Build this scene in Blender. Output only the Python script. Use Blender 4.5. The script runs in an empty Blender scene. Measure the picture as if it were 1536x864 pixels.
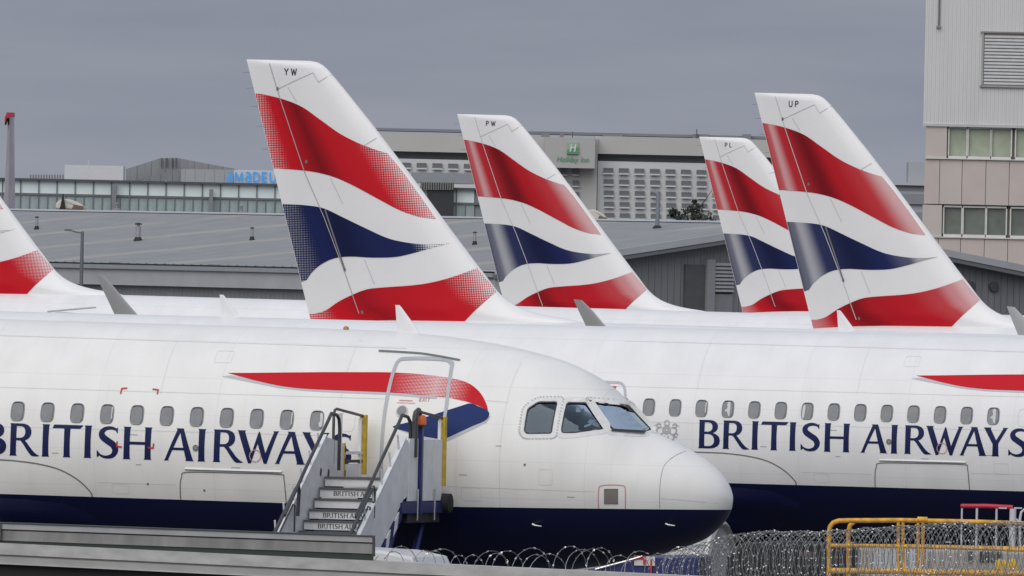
import bpy, bmesh, math, random
from mathutils import Vector, Matrix, geometry
random.seed(7)
SC = bpy.context.scene
COL = SC.collection
# ---------------------------------------------------------------- camera
FPX = 24170.0                       # focal length in pixels of the 1536 px wide photograph
CAM = Vector((0, 0, 7.2)); ROLL = 0.022; DIP = 27.3/FPX
FWD = Vector((0, math.cos(DIP), -math.sin(DIP)))
U0 = Vector((1, 0, 0)).cross(FWD)
RIGHT = math.cos(ROLL)*Vector((1, 0, 0))+math.sin(ROLL)*U0
UP = -math.sin(ROLL)*Vector((1, 0, 0))+math.cos(ROLL)*U0
cd = bpy.data.cameras.new('camera'); cam = bpy.data.objects.new('camera', cd); COL.objects.link(cam)
cd.sensor_width = 36.0; cd.lens = 36.0*FPX/1536.0; cd.clip_start = 5.0; cd.clip_end = 30000.0
M = Matrix((RIGHT, UP, -FWD)).transposed().to_4x4(); M.translation = CAM
cam.matrix_world = M
SC.camera = cam
def at(px, py, Y):
    """world point seen at photo pixel (px, py) at depth Y"""
    d = FWD+RIGHT*((px-768)/FPX)-UP*((py-432)/FPX)
    return CAM+d*(Y/d.y)
# ---------------------------------------------------------------- sky (overcast) and sun
SUN_EL, SUN_AZ = math.radians(40), math.radians(200)      # azimuth clockwise from +Y (the view direction)
W = bpy.data.worlds.new('World'); SC.world = W; W.use_nodes = True
nt = W.node_tree; nt.nodes.clear()
def N(t, **k):
    n = nt.nodes.new(t)
    for a, b in k.items(): setattr(n, a, b)
    return n
sky = N('ShaderNodeTexSky', sky_type='NISHITA'); sky.sun_disc = False
sky.sun_elevation = SUN_EL; sky.sun_rotation = SUN_AZ; sky.air_density = 1.0; sky.dust_density = 3.0
skb = N('ShaderNodeVectorMath', operation='SCALE'); skb.inputs[3].default_value = 0.06
nt.links.new(sky.outputs[0], skb.inputs[0])
tc = N('ShaderNodeTexCoord'); sx = N('ShaderNodeSeparateXYZ'); nt.links.new(tc.outputs['Generated'], sx.inputs[0])
# cloud deck: standard overcast luminance, brighter towards the zenith
up = N('ShaderNodeMath', operation='MAXIMUM'); nt.links.new(sx.outputs[2], up.inputs[0]); up.inputs[1].default_value = 0.0
lum = N('ShaderNodeMath', operation='MULTIPLY_ADD'); nt.links.new(up.outputs[0], lum.inputs[0]); lum.inputs[1].default_value = 1.1; lum.inputs[2].default_value = 1.0
mp = N('ShaderNodeMapping'); mp.inputs['Scale'].default_value = (9, 9, 60); nt.links.new(tc.outputs['Generated'], mp.inputs[0])
cn = N('ShaderNodeTexNoise'); cn.inputs['Scale'].default_value = 1.7; cn.inputs['Detail'].default_value = 5.0; cn.inputs['Roughness'].default_value = .55
nt.links.new(mp.outputs[0], cn.inputs['Vector'])
cr = N('ShaderNodeValToRGB'); cr.color_ramp.elements[0].position = .27; cr.color_ramp.elements[1].position = .75
cr.color_ramp.elements[0].color = (.205, .226, .284, 1); cr.color_ramp.elements[1].color = (.302, .320, .372, 1)
nt.links.new(cn.outputs[0], cr.inputs[0])
cl = N('ShaderNodeVectorMath', operation='SCALE'); nt.links.new(cr.outputs[0], cl.inputs[0]); nt.links.new(lum.outputs[0], cl.inputs[3])
mx = N('ShaderNodeMixRGB'); mx.inputs[0].default_value = .93
nt.links.new(skb.outputs[0], mx.inputs[1]); nt.links.new(cl.outputs[0], mx.inputs[2])
bg = N('ShaderNodeBackground'); bg.inputs[1].default_value = 1.0; nt.links.new(mx.outputs[0], bg.inputs[0])
wo = N('ShaderNodeOutputWorld'); nt.links.new(bg.outputs[0], wo.inputs[0])
sd = bpy.data.lights.new('sun', 'SUN'); sd.energy = 1.5; sd.angle = math.radians(62); sd.color = (1, .97, .93)
so = bpy.data.objects.new('sun', sd); COL.objects.link(so)
sv = Vector((math.sin(SUN_AZ)*math.cos(SUN_EL), math.cos(SUN_AZ)*math.cos(SUN_EL), math.sin(SUN_EL)))
so.rotation_euler = sv.to_track_quat('Z', 'Y').to_euler()
SC.view_settings.view_transform = 'Standard'; SC.view_settings.look = 'None'; SC.view_settings.gamma = 1.0
SC.view_settings.use_curve_mapping = False; SC.view_settings.exposure = 0.20
SC.cycles.max_bounces = 8; SC.cycles.transparent_max_bounces = 12
# ---------------------------------------------------------------- fuselage and fin shape (metres)
def pchip(tab):
    xs = [p[0] for p in tab]; ys = [p[1] for p in tab]; n = len(xs)
    h = [xs[i+1]-xs[i] for i in range(n-1)]
    d = [(ys[i+1]-ys[i])/h[i] for i in range(n-1)]
    m = [0.0]*n; m[0] = d[0]; m[-1] = d[-1]
    for i in range(1, n-1):
        if d[i-1]*d[i] <= 0: m[i] = 0.0
        else:
            w1 = 2*h[i]+h[i-1]; w2 = h[i]+2*h[i-1]
            m[i] = (w1+w2)/(w1/d[i-1]+w2/d[i])
    def f(x):
        if x <= xs[0]: return ys[0]
        if x >= xs[-1]: return ys[-1]
        lo, hi = 0, n-1
        while hi-lo > 1:
            k = (lo+hi)//2
            if xs[k] <= x: lo = k
            else: hi = k
        t = (x-xs[lo])/h[lo]; t2 = t*t; t3 = t2*t
        return ((2*t3-3*t2+1)*ys[lo]+(t3-2*t2+t)*h[lo]*m[lo]
                + (-2*t3+3*t2)*ys[lo+1]+(t3-t2)*h[lo]*m[lo+1])
    return f
# root tables use sqrt(station) near the blunt nose
ZN = -0.62
F_TOP = pchip([(0, ZN), (.15, -.50), (.30, -.34), (.575, -.06), (.843, .18), (1.08, .39), (1.21, .535), (1.30, .75), (1.37, .95), (1.52, 1.31),
               (1.635, 1.50), (1.76, 1.66), (1.91, 1.79), (2.10, 1.92), (2.32, 2.015), (2.5, 2.06), (2.65, 2.07), (5.48, 2.07),
               (5.745, 2.03), (5.96, 1.86), (6.08, 1.65), (6.13, 1.45)])
F_BOT = pchip([(0, ZN), (.14, -.76), (.265, -.89), (.51, -1.12), (.69, -1.29), (.843, -1.39), (1.245, -1.65), (1.55, -1.81),
               (1.87, -1.95), (2.12, -2.03), (2.45, -2.07), (5.0, -2.07), (5.29, -1.75), (5.57, -1.0), (5.83, -.1), (6.04, .7), (6.13, 1.0)])
F_WID = pchip([(0, 0.0), (.15, .17), (.30, .34), (.51, .55), (.707, .76), (1.0, 1.06), (1.225, 1.28), (1.414, 1.45), (1.732, 1.70), (2.0, 1.86),
               (2.236, 1.945), (2.45, 1.975), (5.1, 1.975), (5.48, 1.6), (5.745, 1.1), (6.0, .5), (6.13, .2)])
F_MID = pchip([(0, ZN), (1.0, -.50), (1.414, -.34), (1.732, -.2), (2.0, -.1), (2.45, 0.0), (5.1, 0.0), (5.57, .35), (6.13, 1.22)])
def half_width(st, z):
    r = math.sqrt(max(st, 0.0))
    w = F_WID(r); zm = F_MID(r)
    e = (F_TOP(r)-zm) if z > zm else (zm-F_BOT(r))
    if e <= 1e-6: return 0.0
    q = 1-((z-zm)/e)**2
    return w*math.sqrt(q) if q > 0 else 0.0
def skin(st, z, off=0.0):
    """point on the starboard skin at station st (aft of the nose) and height z, pushed out by off"""
    w = half_width(st, z); e = .01
    dx = -(half_width(st+e, z)-half_width(st-e, z))/(2*e)
    dz = (half_width(st, z+e)-half_width(st, z-e))/(2*e)
    n = math.sqrt(dx*dx+1+dz*dz)
    return (-st-off*dx/n, -w-off/n, z-off*dz/n)
FIN_TOP = 7.58
def _seg(tab):
    def f(v):
        if v <= tab[0][0]: return tab[0][1]
        for (a, p), (b, q) in zip(tab, tab[1:]):
            if v <= b: return p+(q-p)*(v-a)/(b-a)
        return tab[-1][1]
    return f
FIN_LE = pchip([(1.5, 27.9), (1.98, 29.2), (2.05, 29.75), (2.14, 30.2), (2.30, 30.62), (2.52, 30.92), (2.9, 31.25), (7.30, 34.99), (7.40, 35.09), (7.49, 35.2), (7.55, 35.33), (7.58, 35.5)])
FIN_TE = _seg([(1.5, 35.24), (7.58, 37.0)])
def fin_half(st, z):
    le, te = FIN_LE(z), FIN_TE(z); ch = te-le
    c = min(max((st-le)/ch, 0), 1)
    t = 5*.105*min(ch, 5.2)*(.2969*math.sqrt(c)-.1260*c-.3516*c*c+.2843*c**3-.1036*c**4)
    return max(t, .012)
def fin_skin(st, z, off=0.0):
    return (-st, -fin_half(st, z)-off, z)
# ---------------------------------------------------------------- materials
MATS = {}
def mat(name, col, rough=.5, metal=0.0, var=.06, scale=3.0, bump=0.0, bscale=20.0, coat=0.0, stretch=None, emit=None, spec=.5):
    if name in MATS: return MATS[name]
    m = bpy.data.materials.new(name); MATS[name] = m; m.use_nodes = True
    t = m.node_tree; b = t.nodes['Principled BSDF']
    b.inputs['Base Color'].default_value = (*col, 1); b.inputs['Roughness'].default_value = rough; b.inputs['Metallic'].default_value = metal
    b.inputs['Coat Weight'].default_value = coat; b.inputs['Specular IOR Level'].default_value = spec
    if coat: b.inputs['Coat Roughness'].default_value = .12
    tcn = t.nodes.new('ShaderNodeTexCoord'); vec = tcn.outputs['Object']
    if stretch:
        mpn = t.nodes.new('ShaderNodeMapping'); mpn.inputs['Scale'].default_value = stretch; t.links.new(vec, mpn.inputs[0]); vec = mpn.outputs[0]
    if var:
        n = t.nodes.new('ShaderNodeTexNoise'); n.inputs['Scale'].default_value = scale; n.inputs['Detail'].default_value = 6
        t.links.new(vec, n.inputs['Vector'])
        mr = t.nodes.new('ShaderNodeMapRange'); mr.inputs[1].default_value = .25; mr.inputs[2].default_value = .75
        mr.inputs[3].default_value = 1-var; mr.inputs[4].default_value = 1+var; t.links.new(n.outputs[0], mr.inputs[0])
        sc = t.nodes.new('ShaderNodeVectorMath'); sc.operation = 'SCALE'; sc.inputs[0].default_value = col
        t.links.new(mr.outputs[0], sc.inputs[3]); t.links.new(sc.outputs[0], b.inputs['Base Color'])
    if bump:
        n2 = t.nodes.new('ShaderNodeTexNoise'); n2.inputs['Scale'].default_value = bscale; n2.inputs['Detail'].default_value = 4
        t.links.new(vec, n2.inputs['Vector'])
        bp = t.nodes.new('ShaderNodeBump'); bp.inputs['Strength'].default_value = bump; t.links.new(n2.outputs[0], bp.inputs['Height']); t.links.new(bp.outputs[0], b.inputs['Normal'])
    if emit:
        b.inputs['Emission Color'].default_value = (*emit[0], 1); b.inputs['Emission Strength'].default_value = emit[1]
    return m
def math_node(t, op, a, b=None, c=None, clamp=False):
    n = t.nodes.new('ShaderNodeMath'); n.operation = op; n.use_clamp = clamp
    for i, v in enumerate((a, b, c)):
        if v is None: continue
        if hasattr(v, 'is_linked') or hasattr(v, 'links'): t.links.new(v, n.inputs[i])
        else: n.inputs[i].default_value = v
    return n.outputs[0]
def mix_rgb(t, f, a, b):
    n = t.nodes.new('ShaderNodeMixRGB')
    for i, v in ((0, f), (1, a), (2, b)):
        if hasattr(v, 'links'): t.links.new(v, n.inputs[i])
        elif i == 0: n.inputs[0].default_value = v
        else: n.inputs[i].default_value = (*v, 1)
    return n.outputs[0]
WHITE = (.80, .79, .775); RED = (.55, .008, .017); NAVY = (.0045, .0065, .036)
def paint_body(name, white):
    """gloss white with the dark blue belly below a painted line"""
    m = bpy.data.materials.new(name); m.use_nodes = True; t = m.node_tree; b = t.nodes['Principled BSDF']
    tcn = t.nodes.new('ShaderNodeTexCoord'); s = t.nodes.new('ShaderNodeSeparateXYZ'); t.links.new(tcn.outputs['Object'], s.inputs[0])
    k = math_node(t, 'MAXIMUM', math_node(t, 'ADD', s.outputs[0], 6.0), 0.0)
    line = math_node(t, 'MULTIPLY_ADD', k, .0167, -.87)
    isn = math_node(t, 'LESS_THAN', s.outputs[2], line)
    mpn = t.nodes.new('ShaderNodeMapping'); mpn.inputs['Scale'].default_value = (1.2, 1, .5); t.links.new(tcn.outputs['Object'], mpn.inputs[0])
    n = t.nodes.new('ShaderNodeTexNoise'); n.inputs['Scale'].default_value = 1.6; n.inputs['Detail'].default_value = 7; t.links.new(mpn.outputs[0], n.inputs['Vector'])
    mr = t.nodes.new('ShaderNodeMapRange'); mr.inputs[1].default_value = .3; mr.inputs[2].default_value = .7; mr.inputs[3].default_value = .955; mr.inputs[4].default_value = 1.03
    t.links.new(n.outputs[0], mr.inputs[0])
    # skin panel seams: faint rows along the body and frames round it
    fx = math_node(t, 'FRACT', math_node(t, 'MULTIPLY', s.outputs[0], 1/2.13)); fz = math_node(t, 'FRACT', math_node(t, 'MULTIPLY_ADD', s.outputs[2], 1/.62, .1))
    sx_ = math_node(t, 'LESS_THAN', fx, .006); sz_ = math_node(t, 'LESS_THAN', fz, .018)
    seam = math_node(t, 'MULTIPLY', math_node(t, 'MAXIMUM', sx_, sz_), .075)
    # grime: thin run-down streaks with their own shape
    mg = t.nodes.new('ShaderNodeMapping'); mg.inputs['Scale'].default_value = (9, 1, .7); t.links.new(tcn.outputs['Object'], mg.inputs[0])
    ng = t.nodes.new('ShaderNodeTexNoise'); ng.inputs['Scale'].default_value = 1.4; ng.inputs['Detail'].default_value = 5; t.links.new(mg.outputs[0], ng.inputs['Vector'])
    gr = math_node(t, 'MULTIPLY', math_node(t, 'SUBTRACT', ng.outputs[0], .56), .16, clamp=True)
    val = math_node(t, 'SUBTRACT', math_node(t, 'SUBTRACT', mr.outputs[0], seam), gr)
    sc = t.nodes.new('ShaderNodeVectorMath'); sc.operation = 'SCALE'; sc.inputs[0].default_value = white; t.links.new(val, sc.inputs[3])
    col = mix_rgb(t, isn, sc.outputs[0], NAVY)
    t.links.new(col, b.inputs['Base Color'])
    b.inputs['Roughness'].default_value = .36; b.inputs['Specular IOR Level'].default_value = .35
    # very slight oil-canning of the skin
    n2 = t.nodes.new('ShaderNodeTexNoise'); n2.inputs['Scale'].default_value = 1.3; t.links.new(tcn.outputs['Object'], n2.inputs['Vector'])
    bp = t.nodes.new('ShaderNodeBump'); bp.inputs['Strength'].default_value = .05; bp.inputs['Distance'].default_value = .05
    t.links.new(n2.outputs[0], bp.inputs['Height']); t.links.new(bp.outputs[0], b.inputs['Normal'])
    return m
def ribbon_mat(name, col, dark, stops, halftone):
    """printed ribbon: stops give ink cover along UV.x (0 = trailing edge) as (pos, ink 0..1, shade 0..1)"""
    m = bpy.data.materials.new(name); m.use_nodes = True; t = m.node_tree; b = t.nodes['Principled BSDF']
    uv = t.nodes.new('ShaderNodeUVMap'); s = t.nodes.new('ShaderNodeSeparateXYZ'); t.links.new(uv.outputs[0], s.inputs[0])
    def ramp(k):
        r = t.nodes.new('ShaderNodeValToRGB'); e = r.color_ramp; e.interpolation = 'EASE' if not halftone else 'LINEAR'
        while len(e.elements) < len(stops): e.elements.new(.5)
        for el, st in zip(e.elements, stops): el.position = st[0]; el.color = (st[k],)*3+(1,)
        t.links.new(s.outputs[0], r.inputs[0]); return r.outputs[0]
    ink = ramp(1); sh = ramp(2)
    if halftone:
        tcn = t.nodes.new('ShaderNodeTexCoord'); p = t.nodes.new('ShaderNodeSeparateXYZ'); t.links.new(tcn.outputs['Object'], p.inputs[0])
        kf = math.pi/halftone
        a = math_node(t, 'SINE', math_node(t, 'MULTIPLY', math_node(t, 'ADD', p.outputs[0], p.outputs[2]), kf))
        c = math_node(t, 'SINE', math_node(t, 'MULTIPLY', math_node(t, 'SUBTRACT', p.outputs[0], p.outputs[2]), kf))
        dots = math_node(t, 'MULTIPLY_ADD', math_node(t, 'MULTIPLY', a, c), .5, .5)
        ink = math_node(t, 'MULTIPLY', math_node(t, 'SUBTRACT', math_node(t, 'MULTIPLY', ink, 1.10), dots), 9.0)
        ink = math_node(t, 'ADD', ink, .5, clamp=True)
    colr = mix_rgb(t, sh, col, dark)
    t.links.new(mix_rgb(t, ink, WHITE, colr), b.inputs['Base Color'])
    b.inputs['Roughness'].default_value = .5; b.inputs['Specular IOR Level'].default_value = .15
    return m
def corrugated(name, col, pitch, axis=0, depth=.03, rough=.55, var=.08, streak=None, metal=0.0):
    """profiled sheet: ribs across object axis"""
    m = bpy.data.materials.new(name); m.use_nodes = True; t = m.node_tree; b = t.nodes['Principled BSDF']
    tcn = t.nodes.new('ShaderNodeTexCoord'); s = t.nodes.new('ShaderNodeSeparateXYZ'); t.links.new(tcn.outputs['Object'], s.inputs[0])
    w = math_node(t, 'SINE', math_node(t, 'MULTIPLY', s.outputs[axis], 2*math.pi/pitch))
    w = math_node(t, 'MULTIPLY', math_node(t, 'ADD', math_node(t, 'MULTIPLY', w, 2.2), .3), 1.0, clamp=True)
    bp = t.nodes.new('ShaderNodeBump'); bp.inputs['Strength'].default_value = .8; bp.inputs['Distance'].default_value = depth
    t.links.new(w, bp.inputs['Height']); t.links.new(bp.outputs[0], b.inputs['Normal'])
    n = t.nodes.new('ShaderNodeTexNoise'); n.inputs['Scale'].default_value = .9; n.inputs['Detail'].default_value = 8
    mp2 = t.nodes.new('ShaderNodeMapping'); mp2.inputs['Scale'].default_value = (1, 1, .25); t.links.new(tcn.outputs['Object'], mp2.inputs[0]); t.links.new(mp2.outputs[0], n.inputs['Vector'])
    mr = t.nodes.new('ShaderNodeMapRange'); mr.inputs[1].default_value = .28; mr.inputs[2].default_value = .72; mr.inputs[3].default_value = 1-var; mr.inputs[4].default_value = 1+var
    t.links.new(n.outputs[0], mr.inputs[0])
    sc = t.nodes.new('ShaderNodeVectorMath'); sc.operation = 'SCALE'; sc.inputs[0].default_value = col; t.links.new(mr.outputs[0], sc.inputs[3])
    colr = sc.outputs[0]
    if streak:
        lap = math_node(t, 'LESS_THAN', math_node(t, 'FRACT', math_node(t, 'MULTIPLY', s.outputs[0], 1/2.29)), .03)
        colr = mix_rgb(t, math_node(t, 'MULTIPLY', lap, .13), colr, (.10, .105, .105))
        per, slope, scol = streak           # old tan lichen bands lying across the sheets
        n3 = t.nodes.new('ShaderNodeTexNoise'); n3.inputs['Scale'].default_value = .22; n3.inputs['Detail'].default_value = 5; t.links.new(tcn.outputs['Object'], n3.inputs['Vector'])
        v = math_node(t, 'MULTIPLY_ADD', s.outputs[0], slope, s.outputs[1])
        v = math_node(t, 'MULTIPLY_ADD', n3.outputs[0], .8, v)
        f = math_node(t, 'ABSOLUTE', math_node(t, 'SUBTRACT', math_node(t, 'FRACT', math_node(t, 'MULTIPLY', v, 1/per)), .5))
        band = math_node(t, 'SUBTRACT', 1.0, math_node(t, 'MULTIPLY', f, 9.0), clamp=True)
        n4 = t.nodes.new('ShaderNodeTexNoise'); n4.inputs['Scale'].default_value = .13; t.links.new(tcn.outputs['Object'], n4.inputs['Vector'])
        band = math_node(t, 'MULTIPLY', band, math_node(t, 'MULTIPLY', math_node(t, 'SUBTRACT', n4.outputs[0], .30), 6.0, clamp=True))
        colr = mix_rgb(t, math_node(t, 'MULTIPLY', band, .85), colr, scol)
    t.links.new(colr, b.inputs['Base Color']); b.inputs['Roughness'].default_value = rough; b.inputs['Metallic'].default_value = metal
    return m
def glass_pane(name, tint, refl=.10):
    m = bpy.data.materials.new(name); m.use_nodes = True; t = m.node_tree; t.nodes.clear()
    o = t.nodes.new('ShaderNodeOutputMaterial'); tr = t.nodes.new('ShaderNodeBsdfTransparent'); tr.inputs[0].default_value = (*tint, 1)
    g = t.nodes.new('ShaderNodeBsdfGlossy'); g.inputs['Roughness'].default_value = .04; g.inputs[0].default_value = (.50, .60, .68, 1)
    fr = t.nodes.new('ShaderNodeFresnel'); fr.inputs[0].default_value = 1.5
    k = math_node(t, 'ADD', fr.outputs[0], refl, clamp=True)
    mxs = t.nodes.new('ShaderNodeMixShader'); t.links.new(k, mxs.inputs[0]); t.links.new(tr.outputs[0], mxs.inputs[1]); t.links.new(g.outputs[0], mxs.inputs[2])
    t.links.new(mxs.outputs[0], o.inputs[0]); return m
# ---------------------------------------------------------------- objects
def mesh(name, verts, faces, m=None, uv=None, smooth=False):
    me = bpy.data.meshes.new(name); me.from_pydata([tuple(v) for v in verts], [], faces)
    if m: me.materials.append(m)
    if uv:
        l = me.uv_layers.new(name='UVMap')
        for lp in me.loops: l.data[lp.index].uv = uv[lp.vertex_index]
    if smooth: me.polygons.foreach_set('use_smooth', [True]*len(me.polygons))
    me.update(); return me
def obj(name, me, parent=None, loc=(0, 0, 0), rot=(0, 0, 0), scale=None):
    o = bpy.data.objects.new(name, me); COL.objects.link(o); o.location = loc; o.rotation_euler = rot
    if scale: o.scale = scale
    if parent: o.parent = parent
    return o
def tag(o, label=None, cat=None, group=None, kind=None):
    for k, v in (('label', label), ('category', cat), ('group', group), ('kind', kind)):
        if v: o[k] = v
    return o
def thing(name, label, cat, loc=(0, 0, 0), rot=(0, 0, 0), group=None):
    o = bpy.data.objects.new(name, None); COL.objects.link(o); o.location = loc; o.rotation_euler = rot; o.empty_display_size = .3
    return tag(o, label, cat, group, 'thing')
class MB:
    def __init__(s): s.v = []; s.f = []
    def box(s, x0, x1, y0, y1, z0, z1):
        b = len(s.v)
        s.v += [(x0, y0, z0), (x1, y0, z0), (x1, y1, z0), (x0, y1, z0), (x0, y0, z1), (x1, y0, z1), (x1, y1, z1), (x0, y1, z1)]
        s.f += [tuple(b+i for i in q) for q in ((0, 3, 2, 1), (4, 5, 6, 7), (0, 1, 5, 4), (1, 2, 6, 5), (2, 3, 7, 6), (3, 0, 4, 7))]
        return s
    def prism(s, poly, a0, a1, axis='x'):
        """poly of 2-D points extruded along axis: x -> (y,z), y -> (x,z), z -> (x,y)"""
        b = len(s.v); n = len(poly)
        for a in (a0, a1):
            for p, q in poly: s.v.append((a, p, q) if axis == 'x' else (p, a, q) if axis == 'y' else (p, q, a))
        s.f.append(tuple(b+i for i in range(n))[::-1]); s.f.append(tuple(b+n+i for i in range(n)))
        for i in range(n): j = (i+1) % n; s.f.append((b+i, b+j, b+n+j, b+n+i))
        return s
    def tube(s, pts, r, n=6, closed=False, caps=True):
        pts = [Vector(p) for p in pts]; m = len(pts); b = len(s.v)
        if m < 2: return s
        ref = Vector((0, 0, 1)); prev = None
        for i, p in enumerate(pts):
            if closed: d = pts[(i+1) % m]-pts[i-1]
            else: d = pts[min(i+1, m-1)]-pts[max(i-1, 0)]
            d.normalize()
            u = prev if prev is not None else (Vector((1, 0, 0)) if abs(d.z) > .9 else ref)
            u = (u-d*u.dot(d))
            if u.length < 1e-6: u = d.orthogonal()
            u.normalize(); prev = u; w = d.cross(u)
            rr = r[i] if isinstance(r, (list, tuple)) else r
            for k in range(n):
                a = 2*math.pi*(k+.5)/n; s.v.append(tuple(p+u*(rr*math.cos(a))+w*(rr*math.sin(a))))
        segs = m if closed else m-1
        for i in range(segs):
            i2 = (i+1) % m
            for k in range(n): k2 = (k+1) % n; s.f.append((b+i*n+k, b+i*n+k2, b+i2*n+k2, b+i2*n+k))
        if caps and not closed:
            s.f.append(tuple(b+k for k in range(n))[::-1]); s.f.append(tuple(b+(m-1)*n+k for k in range(n)))
        return s
    def lathe(s, prof, n=24, axis='z', c=(0, 0, 0)):
        b = len(s.v); m = len(prof)
        for r, h in prof:
            for k in range(n):
                a = 2*math.pi*k/n; p, q = r*math.cos(a), r*math.sin(a)
                v = (p, q, h) if axis == 'z' else (h, p, q) if axis == 'x' else (p, h, q)
                s.v.append((v[0]+c[0], v[1]+c[1], v[2]+c[2]))
        for i in range(m-1):
            for k in range(n): k2 = (k+1) % n; s.f.append((b+i*n+k, b+i*n+k2, b+(i+1)*n+k2, b+(i+1)*n+k))
        s.f.append(tuple(b+k for k in range(n))[::-1]); s.f.append(tuple(b+(m-1)*n+k for k in range(n)))
        return s
    def mesh(s, name, m, smooth=False, bevel=0.0, fix=True):
        me = mesh(name, s.v, s.f, m)
        bm = bmesh.new(); bm.from_mesh(me)
        if fix: bmesh.ops.recalc_face_normals(bm, faces=bm.faces)
        if bevel: bmesh.ops.bevel(bm, geom=[e for e in bm.edges if e.calc_face_angle(0) > .5], offset=bevel, segments=2, affect='EDGES', profile=.7)
        bm.to_mesh(me); bm.free()
        if smooth:
            me.polygons.foreach_set('use_smooth', [True]*len(me.polygons)); me.set_sharp_from_angle(angle=math.radians(38))
        return me
    def build(s, name, m, parent=None, loc=(0, 0, 0), rot=(0, 0, 0), smooth=False, bevel=0.0):
        return obj(name, s.mesh(name, m, smooth, bevel), parent, loc, rot)
def box(name, m, parent, *b, bevel=0.0, loc=(0, 0, 0), rot=(0, 0, 0)):
    return MB().box(*b).build(name, m, parent, loc, rot, bevel=bevel)
def tube(name, m, parent, pts, r, n=8): return MB().tube(pts, r, n).build(name, m, parent, smooth=True)
def smooth_poly(pts, n=5, closed=False):
    """Catmull-Rom through the points"""
    out = []; L = len(pts); rng = range(L) if closed else range(L-1)
    g = (lambda i: pts[i % L]) if closed else (lambda i: pts[min(max(i, 0), L-1)])
    for i in rng:
        p0, p1, p2, p3 = g(i-1), g(i), g(i+1), g(i+2)
        for k in range(n):
            t = k/n
            out.append(tuple(.5*(2*b+(c-a)*t+(2*a-5*b+4*c-d)*t*t+(3*b-a-3*c+d)*t**3) for a, b, c, d in zip(p0, p1, p2, p3)))
    if not closed: out.append(tuple(pts[-1]))
    return out
def fill2d(solids, holes=()):
    """triangles covering the union of the solids minus the holes"""
    V = []; Fc = []
    for poly in list(solids)+list(holes):
        if sum(p[0]*q[1]-q[0]*p[1] for p, q in zip(poly, list(poly[1:])+[poly[0]])) < 0: poly = poly[::-1]
        b = len(V); V += [Vector((p[0], p[1])) for p in poly]; Fc.append(list(range(b, b+len(poly))))
    ns = len(solids)
    vs, _, fs, _, _, of = geometry.delaunay_2d_cdt(V, [], Fc, 0, 1e-6, True)
    keep = [tuple(f) for f, o in zip(fs, of) if any(k < ns for k in o) and not any(k >= ns for k in o)]
    return [(v.x, v.y) for v in vs], keep
def decal(name, solids, surf, m, parent, holes=(), off=.006, da=.25, db=.10, uvf=None):
    vs, fs = fill2d(solids, holes)
    bm = bmesh.new(); bv = [bm.verts.new((x, y, 0)) for x, y in vs]
    for f in fs:
        try: bm.faces.new([bv[i] for i in f])
        except ValueError: pass
    for ax, step in ((0, da), (1, db)):
        if not step: continue
        c = [v.co[ax] for v in bm.verts]
        k = math.floor(min(c)/step)+1
        while k*step < max(c):
            co = [0, 0, 0]; co[ax] = k*step; no = [0, 0, 0]; no[ax] = 1
            bmesh.ops.bisect_plane(bm, geom=bm.verts[:]+bm.edges[:]+bm.faces[:], plane_co=co, plane_no=no, dist=1e-6); k += 1
    loose = [v for v in bm.verts if not v.link_faces]; bmesh.ops.delete(bm, geom=loose, context='VERTS')
    bm.verts.index_update()
    uv = [uvf(v.co.x, v.co.y) for v in bm.verts] if uvf else None
    P = [surf(v.co.x, v.co.y, off) for v in bm.verts]
    faces = [tuple(v.index for v in f.verts) for f in bm.faces]; bm.free()
    me = mesh(name, P, faces, m, uv, smooth=True)
    return obj(name, me, parent)
def strip2d(pts, w, closed=False, step=.12):
    q = []
    L = len(pts)
    for i in range(L if closed else L-1):
        a, b = pts[i], pts[(i+1) % L]; d = math.dist(a, b); n = max(1, int(d/step))
        for k in range(n): q.append((a[0]+(b[0]-a[0])*k/n, a[1]+(b[1]-a[1])*k/n))
    if not closed: q.append(pts[-1])
    n = len(q); A = []; B = []
    for i in range(n):
        if closed: d0 = (q[i][0]-q[i-1][0], q[i][1]-q[i-1][1]); d1 = (q[(i+1) % n][0]-q[i][0], q[(i+1) % n][1]-q[i][1])
        else:
            a, b, c = q[max(i-1, 0)], q[i], q[min(i+1, n-1)]; d0 = (b[0]-a[0], b[1]-a[1]); d1 = (c[0]-b[0], c[1]-b[1])
            if i == 0: d0 = d1
            if i == n-1: d1 = d0
        l0 = math.hypot(*d0) or 1; l1 = math.hypot(*d1) or 1
        n0 = (-d0[1]/l0, d0[0]/l0); n1 = (-d1[1]/l1, d1[0]/l1)
        nx, ny = n0[0]+n1[0], n0[1]+n1[1]; l = math.hypot(nx, ny) or 1; nx /= l; ny /= l
        k = 1/max(nx*n0[0]+ny*n0[1], .5)
        A.append((q[i][0]+nx*w/2*k, q[i][1]+ny*w/2*k)); B.append((q[i][0]-nx*w/2*k, q[i][1]-ny*w/2*k))
    return A, B
def line(name, pts, w, surf, m, parent, off=.006, closed=False):
    A, B = strip2d(pts, w, closed); n = len(A)
    P = [surf(*p, off) for p in A]+[surf(*p, off) for p in B]
    fs = [(i, (i+1) % n, n+(i+1) % n, n+i) for i in range(n if closed else n-1)]
    return obj(name, mesh(name, P, fs, m, smooth=True), parent)
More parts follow.
